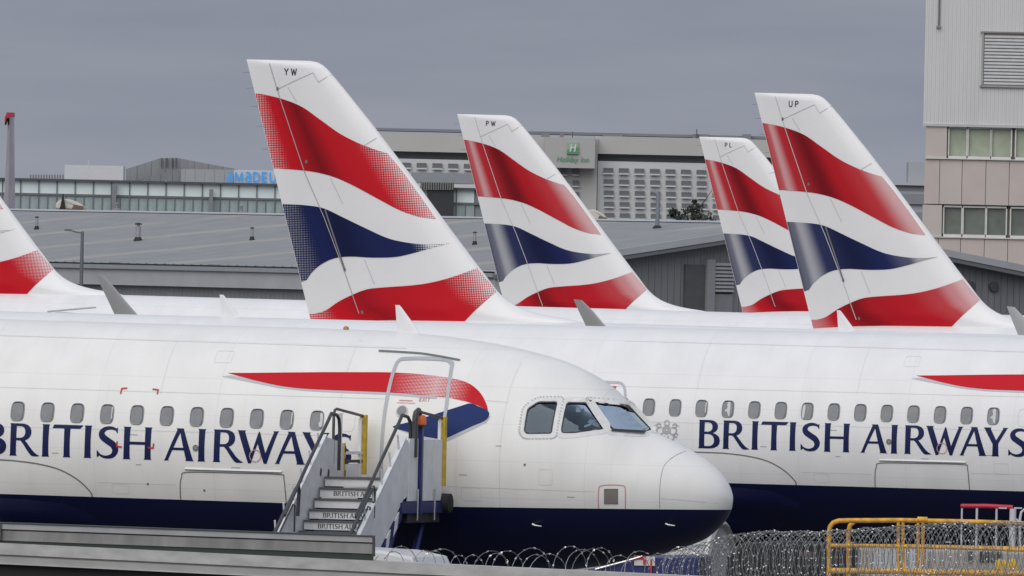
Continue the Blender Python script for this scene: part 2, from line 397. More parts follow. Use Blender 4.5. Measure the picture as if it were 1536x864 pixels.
# ---------------------------------------------------------------- lettering (flared roman capitals, cap height 1)
def bez(p0, p1, p2, p3, n=7):
    return [tuple((1-t)**3*a+3*t*(1-t)**2*b+3*t*t*(1-t)*c+t**3*d for a, b, c, d in zip(p0, p1, p2, p3)) for t in [k/n for k in range(1, n+1)]]
def stem(x, w=.185, y0=0, y1=1, fl=.028):
    return [(x-fl, y0), (x+w+fl, y0), (x+w+.006, y0+.05), (x+w, .5), (x+w+.006, y1-.05), (x+w+fl, y1), (x-fl, y1), (x-.006, y1-.05), (x, .5), (x-.006, y0+.05)]
def brush(spine, widths, n=6):
    s = smooth_poly(spine, n); ws = [w[0] for w in smooth_poly([(w,) for w in widths], n)]
    A = []; B = []
    for i, p in enumerate(s):
        a, b = s[max(i-1, 0)], s[min(i+1, len(s)-1)]; d = (b[0]-a[0], b[1]-a[1]); l = math.hypot(*d) or 1
        nx, ny = -d[1]/l, d[0]/l; w = ws[i]/2
        A.append((p[0]+nx*w, p[1]+ny*w)); B.append((p[0]-nx*w, p[1]-ny*w))
    return A+B[::-1]
GL = {}
GL['I'] = (.24, [stem(.028)], [])
GL['H'] = (.90, [stem(.028), stem(.69), [(.15, .455), (.75, .455), (.75, .545), (.15, .545)]], [])
GL['T'] = (.96, [stem(.385, y1=.93), [(.05, 1), (.97, 1), (.945, .955), (.875, .885), (0, .885), (.022, .925)]], [])
GL['A'] = (.95, [[(0, 0), (.165, 0), (.145, .035), (.50, .86), (.70, .04), (.675, 0), (.95, 0), (.915, .045), (.60, 1), (.37, 1), (.405, .955), (.04, .04)],
                 [(.22, .325), (.70, .325), (.70, .405), (.25, .405)]], [])
GL['W'] = (1.31, [[(0, 1), (.27, 1), (.245, .955), (.475, .30), (.655, .915), (.68, .985), (.715, .95), (.905, .32), (1.145, .955), (1.12, 1), (1.31, 1), (1.27, .955),
                   (.945, -.01), (.855, -.01), (.655, .60), (.455, -.01), (.365, -.01), (.035, .955)]], [])
GL['Y'] = (.86, [[(0, 1), (.27, 1), (.25, .955), (.455, .56), (.685, .955), (.665, 1), (.86, 1), (.82, .955), (.535, .45), (.54, .05), (.565, 0), (.30, 0), (.328, .05), (.335, .42), (.035, .955)]], [])
GL['S'] = (.70, [brush([(.655, .845), (.60, .90), (.45, .945), (.27, .915), (.165, .80), (.20, .665), (.36, .545), (.54, .42), (.605, .26), (.52, .10), (.33, .045), (.16, .085), (.045, .20)],
                       [.02, .07, .10, .125, .175, .20, .205, .205, .19, .14, .095, .07, .02]),
                 [(.60, .93), (.66, .965), (.665, .79), (.645, .79), (.585, .885)], [(.09, .07), (.025, .03), (.02, .245), (.045, .245), (.125, .125)]], [])
_b = [(.0, 1), (.36, 1)]+bez((.36, 1), (.58, 1), (.685, .90), (.685, .765))+bez((.685, .765), (.685, .65), (.60, .575), (.50, .545)) \
    + bez((.50, .545), (.66, .52), (.765, .42), (.765, .285))+bez((.765, .285), (.765, .09), (.60, 0), (.37, 0))+[(0, 0), (.024, .05), (.03, .5), (.024, .95)]
GL['B'] = (.77, [_b], [[(.215, .915), (.33, .915)]+bez((.33, .915), (.45, .915), (.49, .84), (.49, .75))+bez((.49, .75), (.49, .64), (.42, .59), (.31, .59))+[(.215, .59)],
                       [(.215, .505), (.34, .505)]+bez((.34, .505), (.49, .505), (.56, .40), (.56, .29))+bez((.56, .29), (.56, .15), (.48, .085), (.34, .085))+[(.215, .085)]])
_r = [(0, 1), (.36, 1)]+bez((.36, 1), (.58, 1), (.685, .89), (.685, .74))+bez((.685, .74), (.685, .60), (.60, .52), (.49, .48)) \
    + bez((.49, .48), (.62, .36), (.74, .09), (.96, .012))+bez((.96, .012), (.90, -.008), (.80, -.008), (.72, .0))+bez((.72, 0), (.60, .06), (.46, .38), (.34, .475)) \
    + [(.215, .475), (.21, .05), (.24, 0), (0, 0), (.024, .05), (.03, .5), (.024, .95)]
GL['R'] = (.93, [_r], [[(.215, .915), (.33, .915)]+bez((.33, .915), (.45, .915), (.49, .83), (.49, .735))+bez((.49, .735), (.49, .61), (.42, .555), (.31, .555))+[(.215, .555)]])
def sans(ch, w):
    """plain stroke capitals for the registration marks and signs"""
    def bar(a, b): return brush([a, b], [w, w], 1)
    S = {'Y': [bar((.02, 1), (.36, .5)), bar((.7, 1), (.36, .5)), bar((.36, .55), (.36, 0))],
         'W': [bar((.03, 1), (.25, 0)), bar((.25, 0), (.47, .9)), bar((.47, .9), (.69, 0)), bar((.69, 0), (.91, 1))],
         'P': [bar((.1, 0), (.1, 1)), brush([(.1, .94), (.45, .94), (.62, .73), (.45, .5), (.1, .5)], [w]*5, 4)],
         'U': [brush([(.1, 1), (.1, .3), (.2, .08), (.38, .03), (.56, .08), (.66, .3), (.66, 1)], [w]*7, 4)],
         'L': [bar((.1, 1), (.1, 0)), bar((.05, .06), (.58, .06))],
         'M': [bar((.08, 0), (.14, 1)), bar((.14, .97), (.47, .15)), bar((.47, .15), (.80, .97)), bar((.80, 1), (.86, 0))],
         'D': [bar((.1, 0), (.1, 1)), brush([(.05, .93), (.36, .93), (.66, .72), (.68, .28), (.38, .07), (.05, .07)], [w]*6, 4)],
         'E': [bar((.1, 0), (.1, 1)), bar((.05, .93), (.6, .93)), bar((.05, .5), (.55, .5)), bar((.05, .07), (.6, .07))],
         'S': [brush([(.6, .85), (.36, .95), (.1, .78), (.3, .55), (.55, .42), (.6, .18), (.33, .05), (.06, .16)], [w]*8, 4)],
         'a': [brush([(.1, .9), (.35, .95), (.58, .8), (.60, .5), (.60, 0)], [w]*5, 4), brush([(.6, .58), (.3, .58), (.09, .32), (.28, .07), (.6, .16)], [w]*5, 4)]}
    return S[ch]
TEXT1 = [('B', 0), ('R', .895), ('I', 1.955), ('T', 2.285), ('I', 3.34), ('S', 3.745), ('H', 4.62), ('A', 5.96), ('I', 7.065), ('R', 7.565), ('W', 8.335), ('A', 9.58), ('Y', 10.44), ('S', 11.34)]
def text_polys(x0, y0, h, hs=1.04, only=None):
    out = []
    for ch, x in TEXT1:
        w, sol, hol = GL[ch]
        f = lambda p, x=x: (x0+(x+p[0]*hs)*h, y0+p[1]*h)
        out.append((ch, [[f(p) for p in q] for q in sol], [[f(p) for p in q] for q in hol]))
    return out
# ---------------------------------------------------------------- airliner
YAW = math.radians(-18); PITCH = math.radians(.3)
PW1 = paint_body('white paint over blue belly', (.805, .79, .75)); PW2 = paint_body('clean white paint over blue belly', (.79, .78, .765))
INSIDE = mat('cockpit lining', (.085, .12, .15), .7, var=.2)
FINWHITE = mat('fin white paint', (.79, .78, .765), .32, var=.03, scale=1.2, coat=.3)
NAVYP = mat('navy lettering paint', (.008, .014, .072), .45, var=.05, spec=.2)
REDP = mat('red mark paint', (.5, .02, .03), .4); PINKP = mat('faded red mark paint', (.58, .28, .27), .5)
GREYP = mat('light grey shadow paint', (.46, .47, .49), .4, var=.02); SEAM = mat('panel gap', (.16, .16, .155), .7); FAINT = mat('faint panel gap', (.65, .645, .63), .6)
DOORG = mat('door surround grey', (.42, .43, .44), .4, var=.05); RIM = mat('window rim metal', (.30, .30, .31), .35, .6)
PANE = mat('cabin window acrylic', (.105, .112, .125), .12, var=.25, scale=7, coat=.5); BLIND = mat('window blind', (.62, .62, .61), .6)
WINGG = mat('wing grey paint', (.36, .36, .355), .4, var=.05, scale=2, coat=.1); METAL = mat('bare metal', (.62, .62, .62), .28, .9); RUBBER = mat('tyre rubber', (.02, .02, .02), .85)
FRAMEP = mat('window frame paint', (.70, .70, .68), .4, var=.06, scale=12); BLACKR = mat('window seal', (.02, .02, .022), .5); RIVET = mat('rivet heads', (.60, .60, .585), .5)
CGLASS = glass_pane('cockpit glass', (.52, .60, .66), .05); CRESTG = mat('silver crest paint', (.40, .40, .41), .4, .2)
BEACON = mat('anti-collision lamp lens', (.40, .20, .06), .3)
STOP_R = [(0, .58, 0), (.08, .74, 0), (.18, 1, 0), (.40, 1, .8), (.56, 1, .1), (.76, .97, 0), (.90, .68, 0), (1.0, .42, 0)]
STOP_N = [(0, .74, .3), (.10, .80, .3), (.22, 1, 0), (.40, 1, .6), (.6, 1, .1), (.86, .95, 0), (.93, .7, 0), (1, .3, 0)]
STOP_B = [(0, .55, 0), (.14, 1, 0), (.30, 1, .5), (.42, 1, .15), (.62, 1, 0), (.78, .95, 0), (.90, .68, 0), (1, .42, 0)]
SM_R = [(0, .95, 0), (.05, .88, 0), (.095, .58, 0), (.19, .98, .1), (.42, 1, .85), (.6, 1, .1), (.80, .97, 0), (1, .50, 0)]
SM_N = [(0, .90, .2), (.05, .82, .2), (.11, .52, 0), (.24, .98, 0), (.48, 1, .5), (.70, 1, 0), (.90, .9, 0), (1, .5, 0)]
SM_B = [(0, .75, 0), (.12, 1, 0), (.26, 1, .7), (.40, 1, .15), (.62, 1, 0), (.80, .95, 0), (.91, .7, 0), (1, .45, 0)]
NAVYR = (.010, .017, .085); DR = (.13, .003, .007); DN = (.003, .004, .016)
RIB = {'dots': [ribbon_mat('red halftone ribbon', RED, DR, STOP_R, .039), ribbon_mat('blue halftone ribbon', NAVYR, DN, STOP_N, .039), ribbon_mat('low red halftone ribbon', RED, DR, STOP_B, .039)],
       'soft': [ribbon_mat('red blended ribbon', (.50, .009, .018), DR, SM_R, 0), ribbon_mat('blue blended ribbon', NAVYR, DN, SM_N, 0), ribbon_mat('low red blended ribbon', (.50, .009, .018), DR, SM_B, 0)]}
MARQ = ribbon_mat('speed mark red', RED, DR, [(0, 1, 0), (.52, 1, 0), (.60, .97, 0), (.70, .66, 0), (.79, .45, 0), (.86, .60, 0), (.93, .97, 0), (1, 1, 0)], .024)
BLUEM = mat('speed mark blue', (.012, .030, .13), .5, var=.05, spec=.15)
CACHE = {}
def cached(k, f):
    if k not in CACHE: CACHE[k] = f()
    return CACHE[k]
def fuselage_mesh(paint):
    ST = [0]+[.004, .02, .05, .09, .14, .2, .27, .35, .44, .54, .65, .77, .9, 1.03, 1.16, 1.28, 1.38, 1.46, 1.54, 1.62, 1.7, 1.78, 1.86, 1.94, 2.03, 2.13, 2.24, 2.36, 2.5, 2.66, 2.84, 3.05, 3.3, 3.6, 3.9, 4.2, 4.5, 4.85, 5.2, 5.6, 6.0]
    ST += [6.5+i*1.0 for i in range(19)]+[25+i*.7 for i in range(17)]+[36.7, 37.1, 37.4, 37.57]
    n = 128; V = []; Fc = []
    for st in ST[1:]:
        r = math.sqrt(st); w, zm, zt, zb = F_WID(r), F_MID(r), F_TOP(r), F_BOT(r)
        for k in range(n):
            a = 2*math.pi*k/n; c, s = math.cos(a), math.sin(a)
            V.append((-st, w*c, zm+s*((zt-zm) if s > 0 else (zm-zb))))
    L = len(ST)-1
    for i in range(L-1):
        for k in range(n): k2 = (k+1) % n; Fc.append((i*n+k, (i+1)*n+k, (i+1)*n+k2, i*n+k2))
    V.append((0, 0, ZN)); t = len(V)-1
    for k in range(n): Fc.append((t, k, (k+1) % n))
    Fc.append(tuple((L-1)*n+k for k in range(n))[::-1])
    me = mesh('fuselage', V, Fc, paint); bm = bmesh.new(); bm.from_mesh(me); bmesh.ops.recalc_face_normals(bm, faces=bm.faces); bm.to_mesh(me); bm.free()
    me.polygons.foreach_set('use_smooth', [True]*len(me.polygons)); return me
def fin_mesh():
    zs = [1.5, 1.75, 1.92, 1.98, 2.015, 2.05, 2.09, 2.14, 2.2, 2.27, 2.35, 2.43, 2.52, 2.64, 2.78, 2.9, 3.2, 3.8, 4.6, 5.4, 6.2, 7.0, 7.30, 7.40, 7.49, 7.55, 7.58]
    cs = [0, .003, .01, .022, .04, .06, .085, .11, .14, .175, .21, .25, .29, .34, .39, .44, .5, .56, .62, .68, .74, .8, .86, .92, 1]; V = []; Fc = []; m = len(cs); n = 2*m
    for i, z in enumerate(zs):
        le, te = FIN_LE(z), FIN_TE(z); k = 1 if z < 7.5 else (.72 if z < 7.57 else .3)
        ring = [(-(le+(te-le)*c), -fin_half(le+(te-le)*c, z)*k*(0 if c == 0 else 1), z) for c in cs]
        V += ring+[(x, -y, zz) for x, y, zz in ring[::-1]]
    for i in range(len(zs)-1):
        for k in range(n): k2 = (k+1) % n; Fc.append((i*n+k, i*n+k2, (i+1)*n+k2, (i+1)*n+k))
    Fc.append(tuple((len(zs)-1)*n+k for k in range(n)))
    me = mesh('tail_fin', V, Fc, FINWHITE); bm = bmesh.new(); bm.from_mesh(me); bmesh.ops.remove_doubles(bm, verts=bm.verts, dist=1e-4); bmesh.ops.recalc_face_normals(bm, faces=bm.faces); bm.to_mesh(me); bm.free()
    me.polygons.foreach_set('use_smooth', [True]*len(me.polygons)); me.set_sharp_from_angle(angle=math.radians(50)); return me
def loft(sections, name, m):
    """sections: list of (le (x,y,z), te (x,y,z), thickness, up vector)"""
    cs = [0, .01, .05, .15, .3, .5, .7, .87, 1]; V = []; Fc = []; n = 2*len(cs)
    for le, te, th, up_ in sections:
        le, te, u = Vector(le), Vector(te), Vector(up_); ch = (te-le).length
        t = [5*th*ch*(.2969*math.sqrt(c)-.126*c-.3516*c*c+.2843*c**3-.1036*c**4)+.004 for c in cs]
        V += [tuple(le.lerp(te, c)+u*y) for c, y in zip(cs, t)]+[tuple(le.lerp(te, c)-u*y) for c, y in list(zip(cs, t))[::-1]]
    for i in range(len(sections)-1):
        for k in range(n): k2 = (k+1) % n; Fc.append((i*n+k, i*n+k2, (i+1)*n+k2, (i+1)*n+k))
    Fc.append(tuple(range(n))[::-1]); Fc.append(tuple((len(sections)-1)*n+k for k in range(n)))
    me = mesh(name, V, Fc, m); bm = bmesh.new(); bm.from_mesh(me); bmesh.ops.recalc_face_normals(bm, faces=bm.faces); bm.to_mesh(me); bm.free()
    me.polygons.foreach_set('use_smooth', [True]*len(me.polygons)); me.set_sharp_from_angle(angle=math.radians(40)); return me
def wing(root, sd, tip, aft=0.0):
    S = [((-12.2, sd*1.2, -1.50), (-18.6, sd*1.2, -1.55), .13, (0, 0, 1)), ((-14.9, sd*6.4, -1.0), (-18.5, sd*6.4, -1.05), .12, (0, 0, 1)),
         ((-20.6-aft, sd*16.6, .22), (-22.2-aft, sd*16.6, .20), .10, (0, 0, 1))]
    w = obj('wing', cached(('wing', sd, aft), lambda: loft(S, 'wing', WINGG)), root)
    if tip == 'sharklet':
        S = [((-20.6-aft, sd*16.6, .22), (-22.2-aft, sd*16.6, .20), .10, (0, 0, 1)), ((-21.1-aft, sd*17.1, .36), (-22.55-aft, sd*17.1, .34), .09, (0, -sd*.45, .9)),
             ((-21.75-aft, sd*17.36, .85), (-22.85-aft, sd*17.36, .83), .09, (0, -sd*.95, .3)), ((-22.28-aft, sd*17.45, 1.47), (-22.98-aft, sd*17.45, 1.45), .08, (0, -sd, .1)),
             ((-22.75-aft, sd*17.53, 1.98), (-23.22-aft, sd*17.53, 1.96), .08, (0, -sd, .1)), ((-23.12-aft, sd*17.59, 2.40), (-23.44-aft, sd*17.59, 2.40), .08, (0, -sd, .1)),
             ((-23.36-aft, sd*17.62, 2.62), (-23.55-aft, sd*17.62, 2.64), .08, (0, -sd, .1))]
        obj('winglet', cached(('shark', sd, aft), lambda: loft(S, 'winglet', WINGG)), w)
    return w
def engine(root, sd):
    c = (-.55, sd*5.75, -2.45)
    e = MB().lathe([(.93, -10.45), (1.02, -10.6), (1.06, -10.9), (1.08, -11.6), (1.02, -12.6), (.86, -13.5), (.82, -13.52), (.80, -13.0)], 40, 'x', c).build('engine', mat('nacelle paint', (.40, .40, .39), .35, var=.05, coat=.2), root, smooth=True)
    MB().lathe([(.78, -10.55), (.80, -10.42), (.86, -10.36), (.925, -10.40), (.945, -10.50)], 40, 'x', c).build('intake_lip', mat('dull intake lip', (.45, .44, .42), .4, .5), e, smooth=True)
    MB().lathe([(.05, -11.0), (.80, -11.05), (.80, -11.1)], 32, 'x', c).build('fan', mat('fan blades', (.06, .06, .065), .4, .6), e)
    MB().box(-15.6, -11.6, sd*5.75-.14, sd*5.75+.14, -1.7, -1.0).build('pylon', WINGG, e)
def belly_fairing(root):
    S = [(10.72, .02, -1.2, -1.9), (11.2, .06, -1.0, -2.12), (11.9, .10, -.95, -2.28), (13.0, .12, -.93, -2.40), (15.0, .12, -.93, -2.46), (17.5, .12, -.93, -2.46), (19.5, .10, -.95, -2.38), (21.0, .05, -1.1, -2.18), (22.0, .01, -1.4, -1.95)]
    V = []; Fc = []; n = 33
    for st, g, zt, zb in S:
        for k in range(n):
            t = k/(n-1); a = math.pi*t; z = zb+(zt-zb)*(.5+.5*math.cos(a)*(1 if True else 0)) if False else zb+(zt-zb)*abs(math.cos(a))**.55
            w = half_width(st, max(z, -1.55))+g*min(1, (zt-z)/.25+.02)
            w *= max(0.0, 1-max(0, (-1.2-z)/(-1.2-zb+.001))**3.0)
            V.append((-st, (-w if t < .5 else w), z))
    for i in range(len(S)-1):
        for k in range(n-1): Fc.append((i*n+k, i*n+k+1, (i+1)*n+k+1, (i+1)*n+k))
    return obj('belly_fairing', cached('fairing', lambda: mesh('belly_fairing', V, Fc, PW2, smooth=True)), root)
def gear(root, h):
    def leg(name, x, y, top, r, wd):
        g = MB().tube([(x, y, top), (x, y, -h+r)], .10, 10).build(name, METAL, root, smooth=True)
        for s in (-1, 1):
            MB().lathe([(r*.55, -wd/2), (r*.93, -wd/2), (r, -wd*.3), (r, wd*.3), (r*.93, wd/2), (r*.55, wd/2)], 24, 'y', (x, y+s*wd*.85, -h+r)).build('wheel', RUBBER, g, smooth=True)
    leg('nose_gear', -5.07, 0, -1.9, .38, .22)
    h += .09
    for s in (-1, 1): leg('main_gear', -17.7, s*3.8, -1.1, .58, .4)
def frac_uv(st, z): return ((FIN_TE(z)-st)/(FIN_TE(z)-FIN_LE(z)), z)
R1 = [(36.71, 6.83), (36.17, 6.73), (35.65, 6.56), (35.18, 6.27), (34.7, 5.97), (34.23, 5.76), (33.84, 5.63), (33.60, 5.57)]
R1R = [(33.28, 5.22), (32.8, 4.63), (32.42, 4.14)]
R1L = [(32.78, 4.17), (33.25, 4.31), (33.81, 4.57), (34.36, 4.83), (34.83, 5.01), (35.3, 5.11), (35.77, 5.15), (36.24, 5.17)]
NU = [(35.98, 4.38), (35.44, 4.36), (35.04, 4.3), (34.57, 4.11), (34.02, 3.88), (33.47, 3.67), (32.92, 3.58), (32.46, 3.57), (32.07, 3.61)]
NL = [(32.46, 3.5), (32.84, 3.38), (33.3, 3.27), (33.85, 3.24), (34.39, 3.25), (34.78, 3.2), (35.09, 3.06), (35.32, 2.87), (35.46, 2.66)]
R2U = [(35.27, 1.95), (34.98, 2.03), (34.67, 2.23), (34.37, 2.38), (33.98, 2.53), (33.52, 2.59), (32.97, 2.64), (32.51, 2.71), (32.05, 2.83), (31.67, 2.97), (31.44, 3.07)]
R2R = [(30.98, 2.56), (31.80, 1.72)]
FIN_LIFT = .14
def snap_te(pts):
    """pull points that lie at the trailing edge exactly onto it"""
    return [(min(s, FIN_TE(z)-.012), z) for s, z in pts]
def te(pts, i):
    pts = list(pts); pts[i] = (99, pts[i][1]); return pts
def clip_low(st, z, off): return fin_skin(st, z, off)
def make_fin(root, style, reg):
    fin = obj('tail_fin', cached('fin', fin_mesh), root, (0, 0, FIN_LIFT))
    m = RIB[style]
    def rib(k, poly, mm, u0, u1):
        def uvf(s, z):
            u = frac_uv(s, z)[0]; return (min(max((u-u0)/(u1-u0), 0), 1), z)
        me = cached(('rib', style, k), lambda: decal('ribbon', [poly], fin_skin, mm, None, off=.010, da=.08, db=.3, uvf=uvf))
        if isinstance(me, bpy.types.Object):
            CACHE[('rib', style, k)] = me.data; me.parent = fin; return me
        return obj('ribbon', me, fin)
    rib(0, snap_te(te(smooth_poly(R1, 4), 0)+R1R+te(smooth_poly(R1L, 4), -1)), m[0], 0, .95)
    rib(1, snap_te(te(smooth_poly(NU, 4), 0)+te(smooth_poly(NL, 4), -1)), m[1], 0, .82)
    rib(2, snap_te(te(smooth_poly(R2U, 4), 0)+R2R+[(36, 1.72)]), m[2], 0, .97)
    # rudder hinge, panel gaps, small fittings
    line('rudder_gap', [(36.44, 7.50), (36.17, 6.73), (35.52, 5.06), (35.04, 4.1), (34.52, 2.9), (34.14, 1.95)], .018, fin_skin,
         mat('rudder gap', (.40, .37, .37), .6) if style == 'dots' else mat('rudder seal', (.58, .55, .54), .5), fin, off=.012)
    for p in ([(36.23, 6.94), (35.4, 7.32), (35.26, 7.11), (34.97, 7.3)], [(35.98, 6.98), (35.77, 6.67)], [(34.91, 4.99), (34.6, 4.42)], [(34.15, 5.72), (33.79, 5.95)], [(34.05, 3.2), (33.8, 2.66)]):
        line('panel_gap', p, .016, fin_skin, mat('fin panel gap', (.56, .55, .54), .6), fin, off=.012)
    if style == 'dots' or reg == 'UP':
        line('actuator_rod', [(35.02, 4.28), (34.52, 2.97)], .035, fin_skin, SEAM, fin, off=.02)
        for s, z in ((34.52, 2.96), (35.5, 5.33), (36.23, 6.94), (34.08, 2.02)):
            decal('fitting', [[(s+.03*math.cos(a*.785), z+.045*math.sin(a*.785)) for a in range(8)]], fin_skin, SEAM, fin, off=.016)
    for z in (7.3, 6.95, 6.55, 6.1, 5.6): obj('static_wick', cached('wick', lambda: MB().tube([(.02, 0, 0), (-.16, 0, -.02)], [.008, .004], 4).mesh('static_wick', SEAM)), fin, (-FIN_TE(z), 0, z))
    if reg:
        x = 0.0
        for ch in reg:
            decal('letter', [[(36.08-(x+p[0]*.14), 7.25+p[1]*.15) for p in q] for q in sans(ch, .16)], fin_skin, mat('registration black', (.03, .03, .035), .5), fin, off=.01); x += .165
    return fin
def blade(root, st, h, zt=2.06):
    S = [((-st+.16, 0, zt-.03), (-st-.26, 0, zt-.03), .10, (0, 1, 0)), ((-st-.20, 0, zt+h*.93), (-st-.30, 0, zt+h*.93), .12, (0, 1, 0)), ((-st-.235, 0, zt+h), (-st-.31, 0, zt+h), .10, (0, 1, 0))]
    return obj('antenna', cached(('blade', round(st, 1), h), lambda: loft(S, 'antenna', mat('antenna white', (.76, .76, .76), .4))), root)
def rrect(cx, cz, w, h, n=28, e=3.4):
    return [(cx+w/2*math.copysign(abs(math.cos(2*math.pi*k/n))**(2/e), math.cos(2*math.pi*k/n)), cz+h/2*math.copysign(abs(math.sin(2*math.pi*k/n))**(2/e), math.sin(2*math.pi*k/n))) for k in range(n)]
def cabin_window(root, st, z=.535, shade=None):
    loops = [(rrect(st, z, .250, .338), .001), (rrect(st, z, .238, .326), .016), (rrect(st, z, .222, .310), .015), (rrect(st, z, .212, .300), .003)]
    n = 28; V = []; Fc = []
    for lp, off in loops: V += [skin(a, b, off) for a, b in lp]
    for i in range(3):
        for k in range(n): k2 = (k+1) % n; Fc.append((i*n+k, i*n+k2, (i+1)*n+k2, (i+1)*n+k))
    w = obj('cabin_window', mesh('cabin_window', V, Fc, RIM, smooth=True), root)
    decal('pane', [rrect(st, z, .216, .304)], skin, PANE, w, off=.004, da=0, db=.08)
    ed = rrect(st, z, .206, .294); line('painted_reveal', [ed[k % 28] for k in range(4, 20)], .014, skin, mat('window reveal shade', (.035, .036, .04), .6), w, off=.006)  # dark arc painted as recess shade along part of the pane edge
    if shade == 'side': decal('blind', [smooth_poly([(st-.095, z+.10), (st-.05, z+.12), (st-.06, z+.0), (st-.035, z-.05), (st-.06, z-.11), (st-.10, z-.08)], 4, True)], skin, BLIND, w, off=.007)
    if shade == 'left': decal('blind', [smooth_poly([(st+.09, z+.08), (st+.05, z+.12), (st+.045, z), (st+.06, z-.13), (st+.095, z-.1)], 4, True)], skin, BLIND, w, off=.007)
    if shade == 'edge': decal('blind', [[(st-.095, z+.12), (st-.075, z+.12), (st-.078, z-.08), (st-.095, z-.08)]], skin, BLIND, w, off=.007)
    if shade == 'mid': decal('blind', [smooth_poly([(st-.04, z+.12), (st+.02, z+.12), (st+.01, z+.02), (st+.055, z-.02), (st+.04, z-.05), (st+.01, z-.05), (st-.01, z-.12), (st-.045, z-.12)], 3, True)], skin, BLIND, w, off=.007)
    return w
def lettering(fus):
    for ch, sol, hol in text_polys(0, -.213, .545):
        decal('letter', [[(12.65-p[0], p[1]) for p in q] for q in sol], skin, NAVYP, fus, [[(12.65-p[0], p[1]) for p in q] for q in hol], off=.006, da=0, db=.09)
RED_UP = [(8.447, 1.282), (8.079, 1.292), (7.713, 1.306), (6.798, 1.34), (6.19, 1.357), (5.647, 1.37), (5.136, 1.358), (4.621, 1.314), (4.278, 1.247), (4.066, 1.136), (3.93, 1.009), (3.835, .868), (3.80, .783)]
RED_LO = [(3.981, .861), (4.183, .922), (4.369, .956), (4.535, .982), (5.196, 1.021), (5.62, 1.038), (6.415, 1.045), (7.033, 1.056), (7.504, 1.096), (7.987, 1.181)]
NAV = [(5.38, .469), (5.078, .56), (4.598, .726), (4.279, .841), (4.116, .893), (3.98, .85), (3.80, .777), (3.769, .686), (3.83, .607), (4.006, .523), (4.25, .398), (4.481, .292), (4.661, .301), (4.893, .333), (5.106, .388)]
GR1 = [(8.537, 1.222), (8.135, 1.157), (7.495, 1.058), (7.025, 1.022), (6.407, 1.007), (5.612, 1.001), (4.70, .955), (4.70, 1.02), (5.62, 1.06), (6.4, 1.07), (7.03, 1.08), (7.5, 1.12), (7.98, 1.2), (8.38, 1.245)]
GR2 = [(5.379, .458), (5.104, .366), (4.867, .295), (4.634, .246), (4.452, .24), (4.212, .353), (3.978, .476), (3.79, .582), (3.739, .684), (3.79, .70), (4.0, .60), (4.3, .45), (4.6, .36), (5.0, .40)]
def speed_mark(fus):
    uvf = lambda s, z: (min(max((8.45-s)/4.67, 0), 1), z)
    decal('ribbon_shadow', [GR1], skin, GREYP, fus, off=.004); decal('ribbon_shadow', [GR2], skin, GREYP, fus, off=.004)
    decal('ribbon', [smooth_poly(RED_UP, 3)+smooth_poly(RED_LO, 3)], skin, MARQ, fus, off=.007, db=.06, uvf=uvf)
    decal('ribbon', [smooth_poly(NAV, 3, True)], skin, BLUEM, fus, off=.008, db=.06)
def side_details(fus):
    fair = smooth_poly([(14.2, -.285), (12.9, -.29), (12.3, -.292), (12.0, -.305), (11.62, -.345), (11.25, -.43), (10.93, -.60), (10.74, -.79), (10.72, -.868)], 4)
    line('fairing_gap', fair, .022, skin, SEAM, fus)
    line('cargo_door_gap', smooth_poly([(9.14, -.868), (9.12, -.60), (9.085, -.48), (8.99, -.40), (8.16, -.388), (7.36, -.388), (7.27, -.46), (7.26, -.868)], 4), .016, skin, SEAM, fus, off=.008)
    P = []; Fc = []
    A, B = strip2d([(9.02, -.345), (7.30, -.345)], .055); n = len(A)
    P = [skin(*p, .004) for p in A]+[skin(p[0], (p[1]+q[1])/2, .035) for p, q in zip(A, B)]+[skin(*p, .004) for p in B]
    for i in range(n-1): Fc += [(i, i+1, n+i+1, n+i), (n+i, n+i+1, 2*n+i+1, 2*n+i)]
    obj('cargo_door_hinge', mesh('cargo_door_hinge', P, Fc, FRAMEP), fus)
    line('lap_joint', [(14.0, .262), (6.55, .285)], .010, skin, FAINT, fus, off=.003)
    decal('vent', [[(8.834+.055*math.cos(k*.524), .01+.055*math.sin(k*.524)) for k in range(12)]], skin, SEAM, fus, off=.011)
    decal('vent', [[(8.834+.03*math.cos(k*.524), .012+.03*math.sin(k*.524)) for k in range(12)]], skin, RIM, fus, off=.014)
    line('inspection_ring', [(7.773+.10*math.cos(k*.3927), -.09+.10*math.sin(k*.3927)) for k in range(16)], .014, skin, PINKP, fus, off=.011, closed=True)
    line('blanked_window', rrect(6.17, .535, .25, .34), .010, skin, FAINT, fus, off=.004, closed=True)
def make_airliner(label, loc, style, reg, paint=PW1, near=False, tips=('fence', 'fence'), port_aft=0.0, blades=(5.75, 22.8), eng=False):
    root = thing('airliner', label, 'airliner', loc, (0, PITCH, YAW), 'airliners parked in rows')
    fus = obj('fuselage', cached(('fus', paint.name), lambda: fuselage_mesh(paint)), root)
    make_fin(root, style, reg)
    wing(root, -1, tips[0]); wing(root, 1, tips[1], port_aft)
    for s in (-1, 1):
        S = [((-32.0, s*.4, .75), (-35.3, s*.4, .75), .10, (0, 0, 1)), ((-35.3, s*6.2, 1.25), (-36.6, s*6.2, 1.25), .10, (0, 0, 1))]
        obj('tailplane', cached(('tp', s), lambda: loft(S, 'tailplane', WINGG)), root)
    if eng:
        engine(root, -1); engine(root, 1)
    if near: belly_fairing(root)
    gear(root, loc[2])
    for b in blades: blade(root, b, .44)
    return root, fus
# ---------------------------------------------------------------- ground
APRON = mat('dark apron', (.095, .095, .093), .85, var=.12, scale=.15, bump=.2, bscale=3)
g = obj('apron', mesh('apron', [(-9000, -200, 0), (9000, -200, 0), (9000, 16000, 0), (-9000, 16000, 0)], [(0, 1, 2, 3)], APRON)); tag(g, kind='structure')
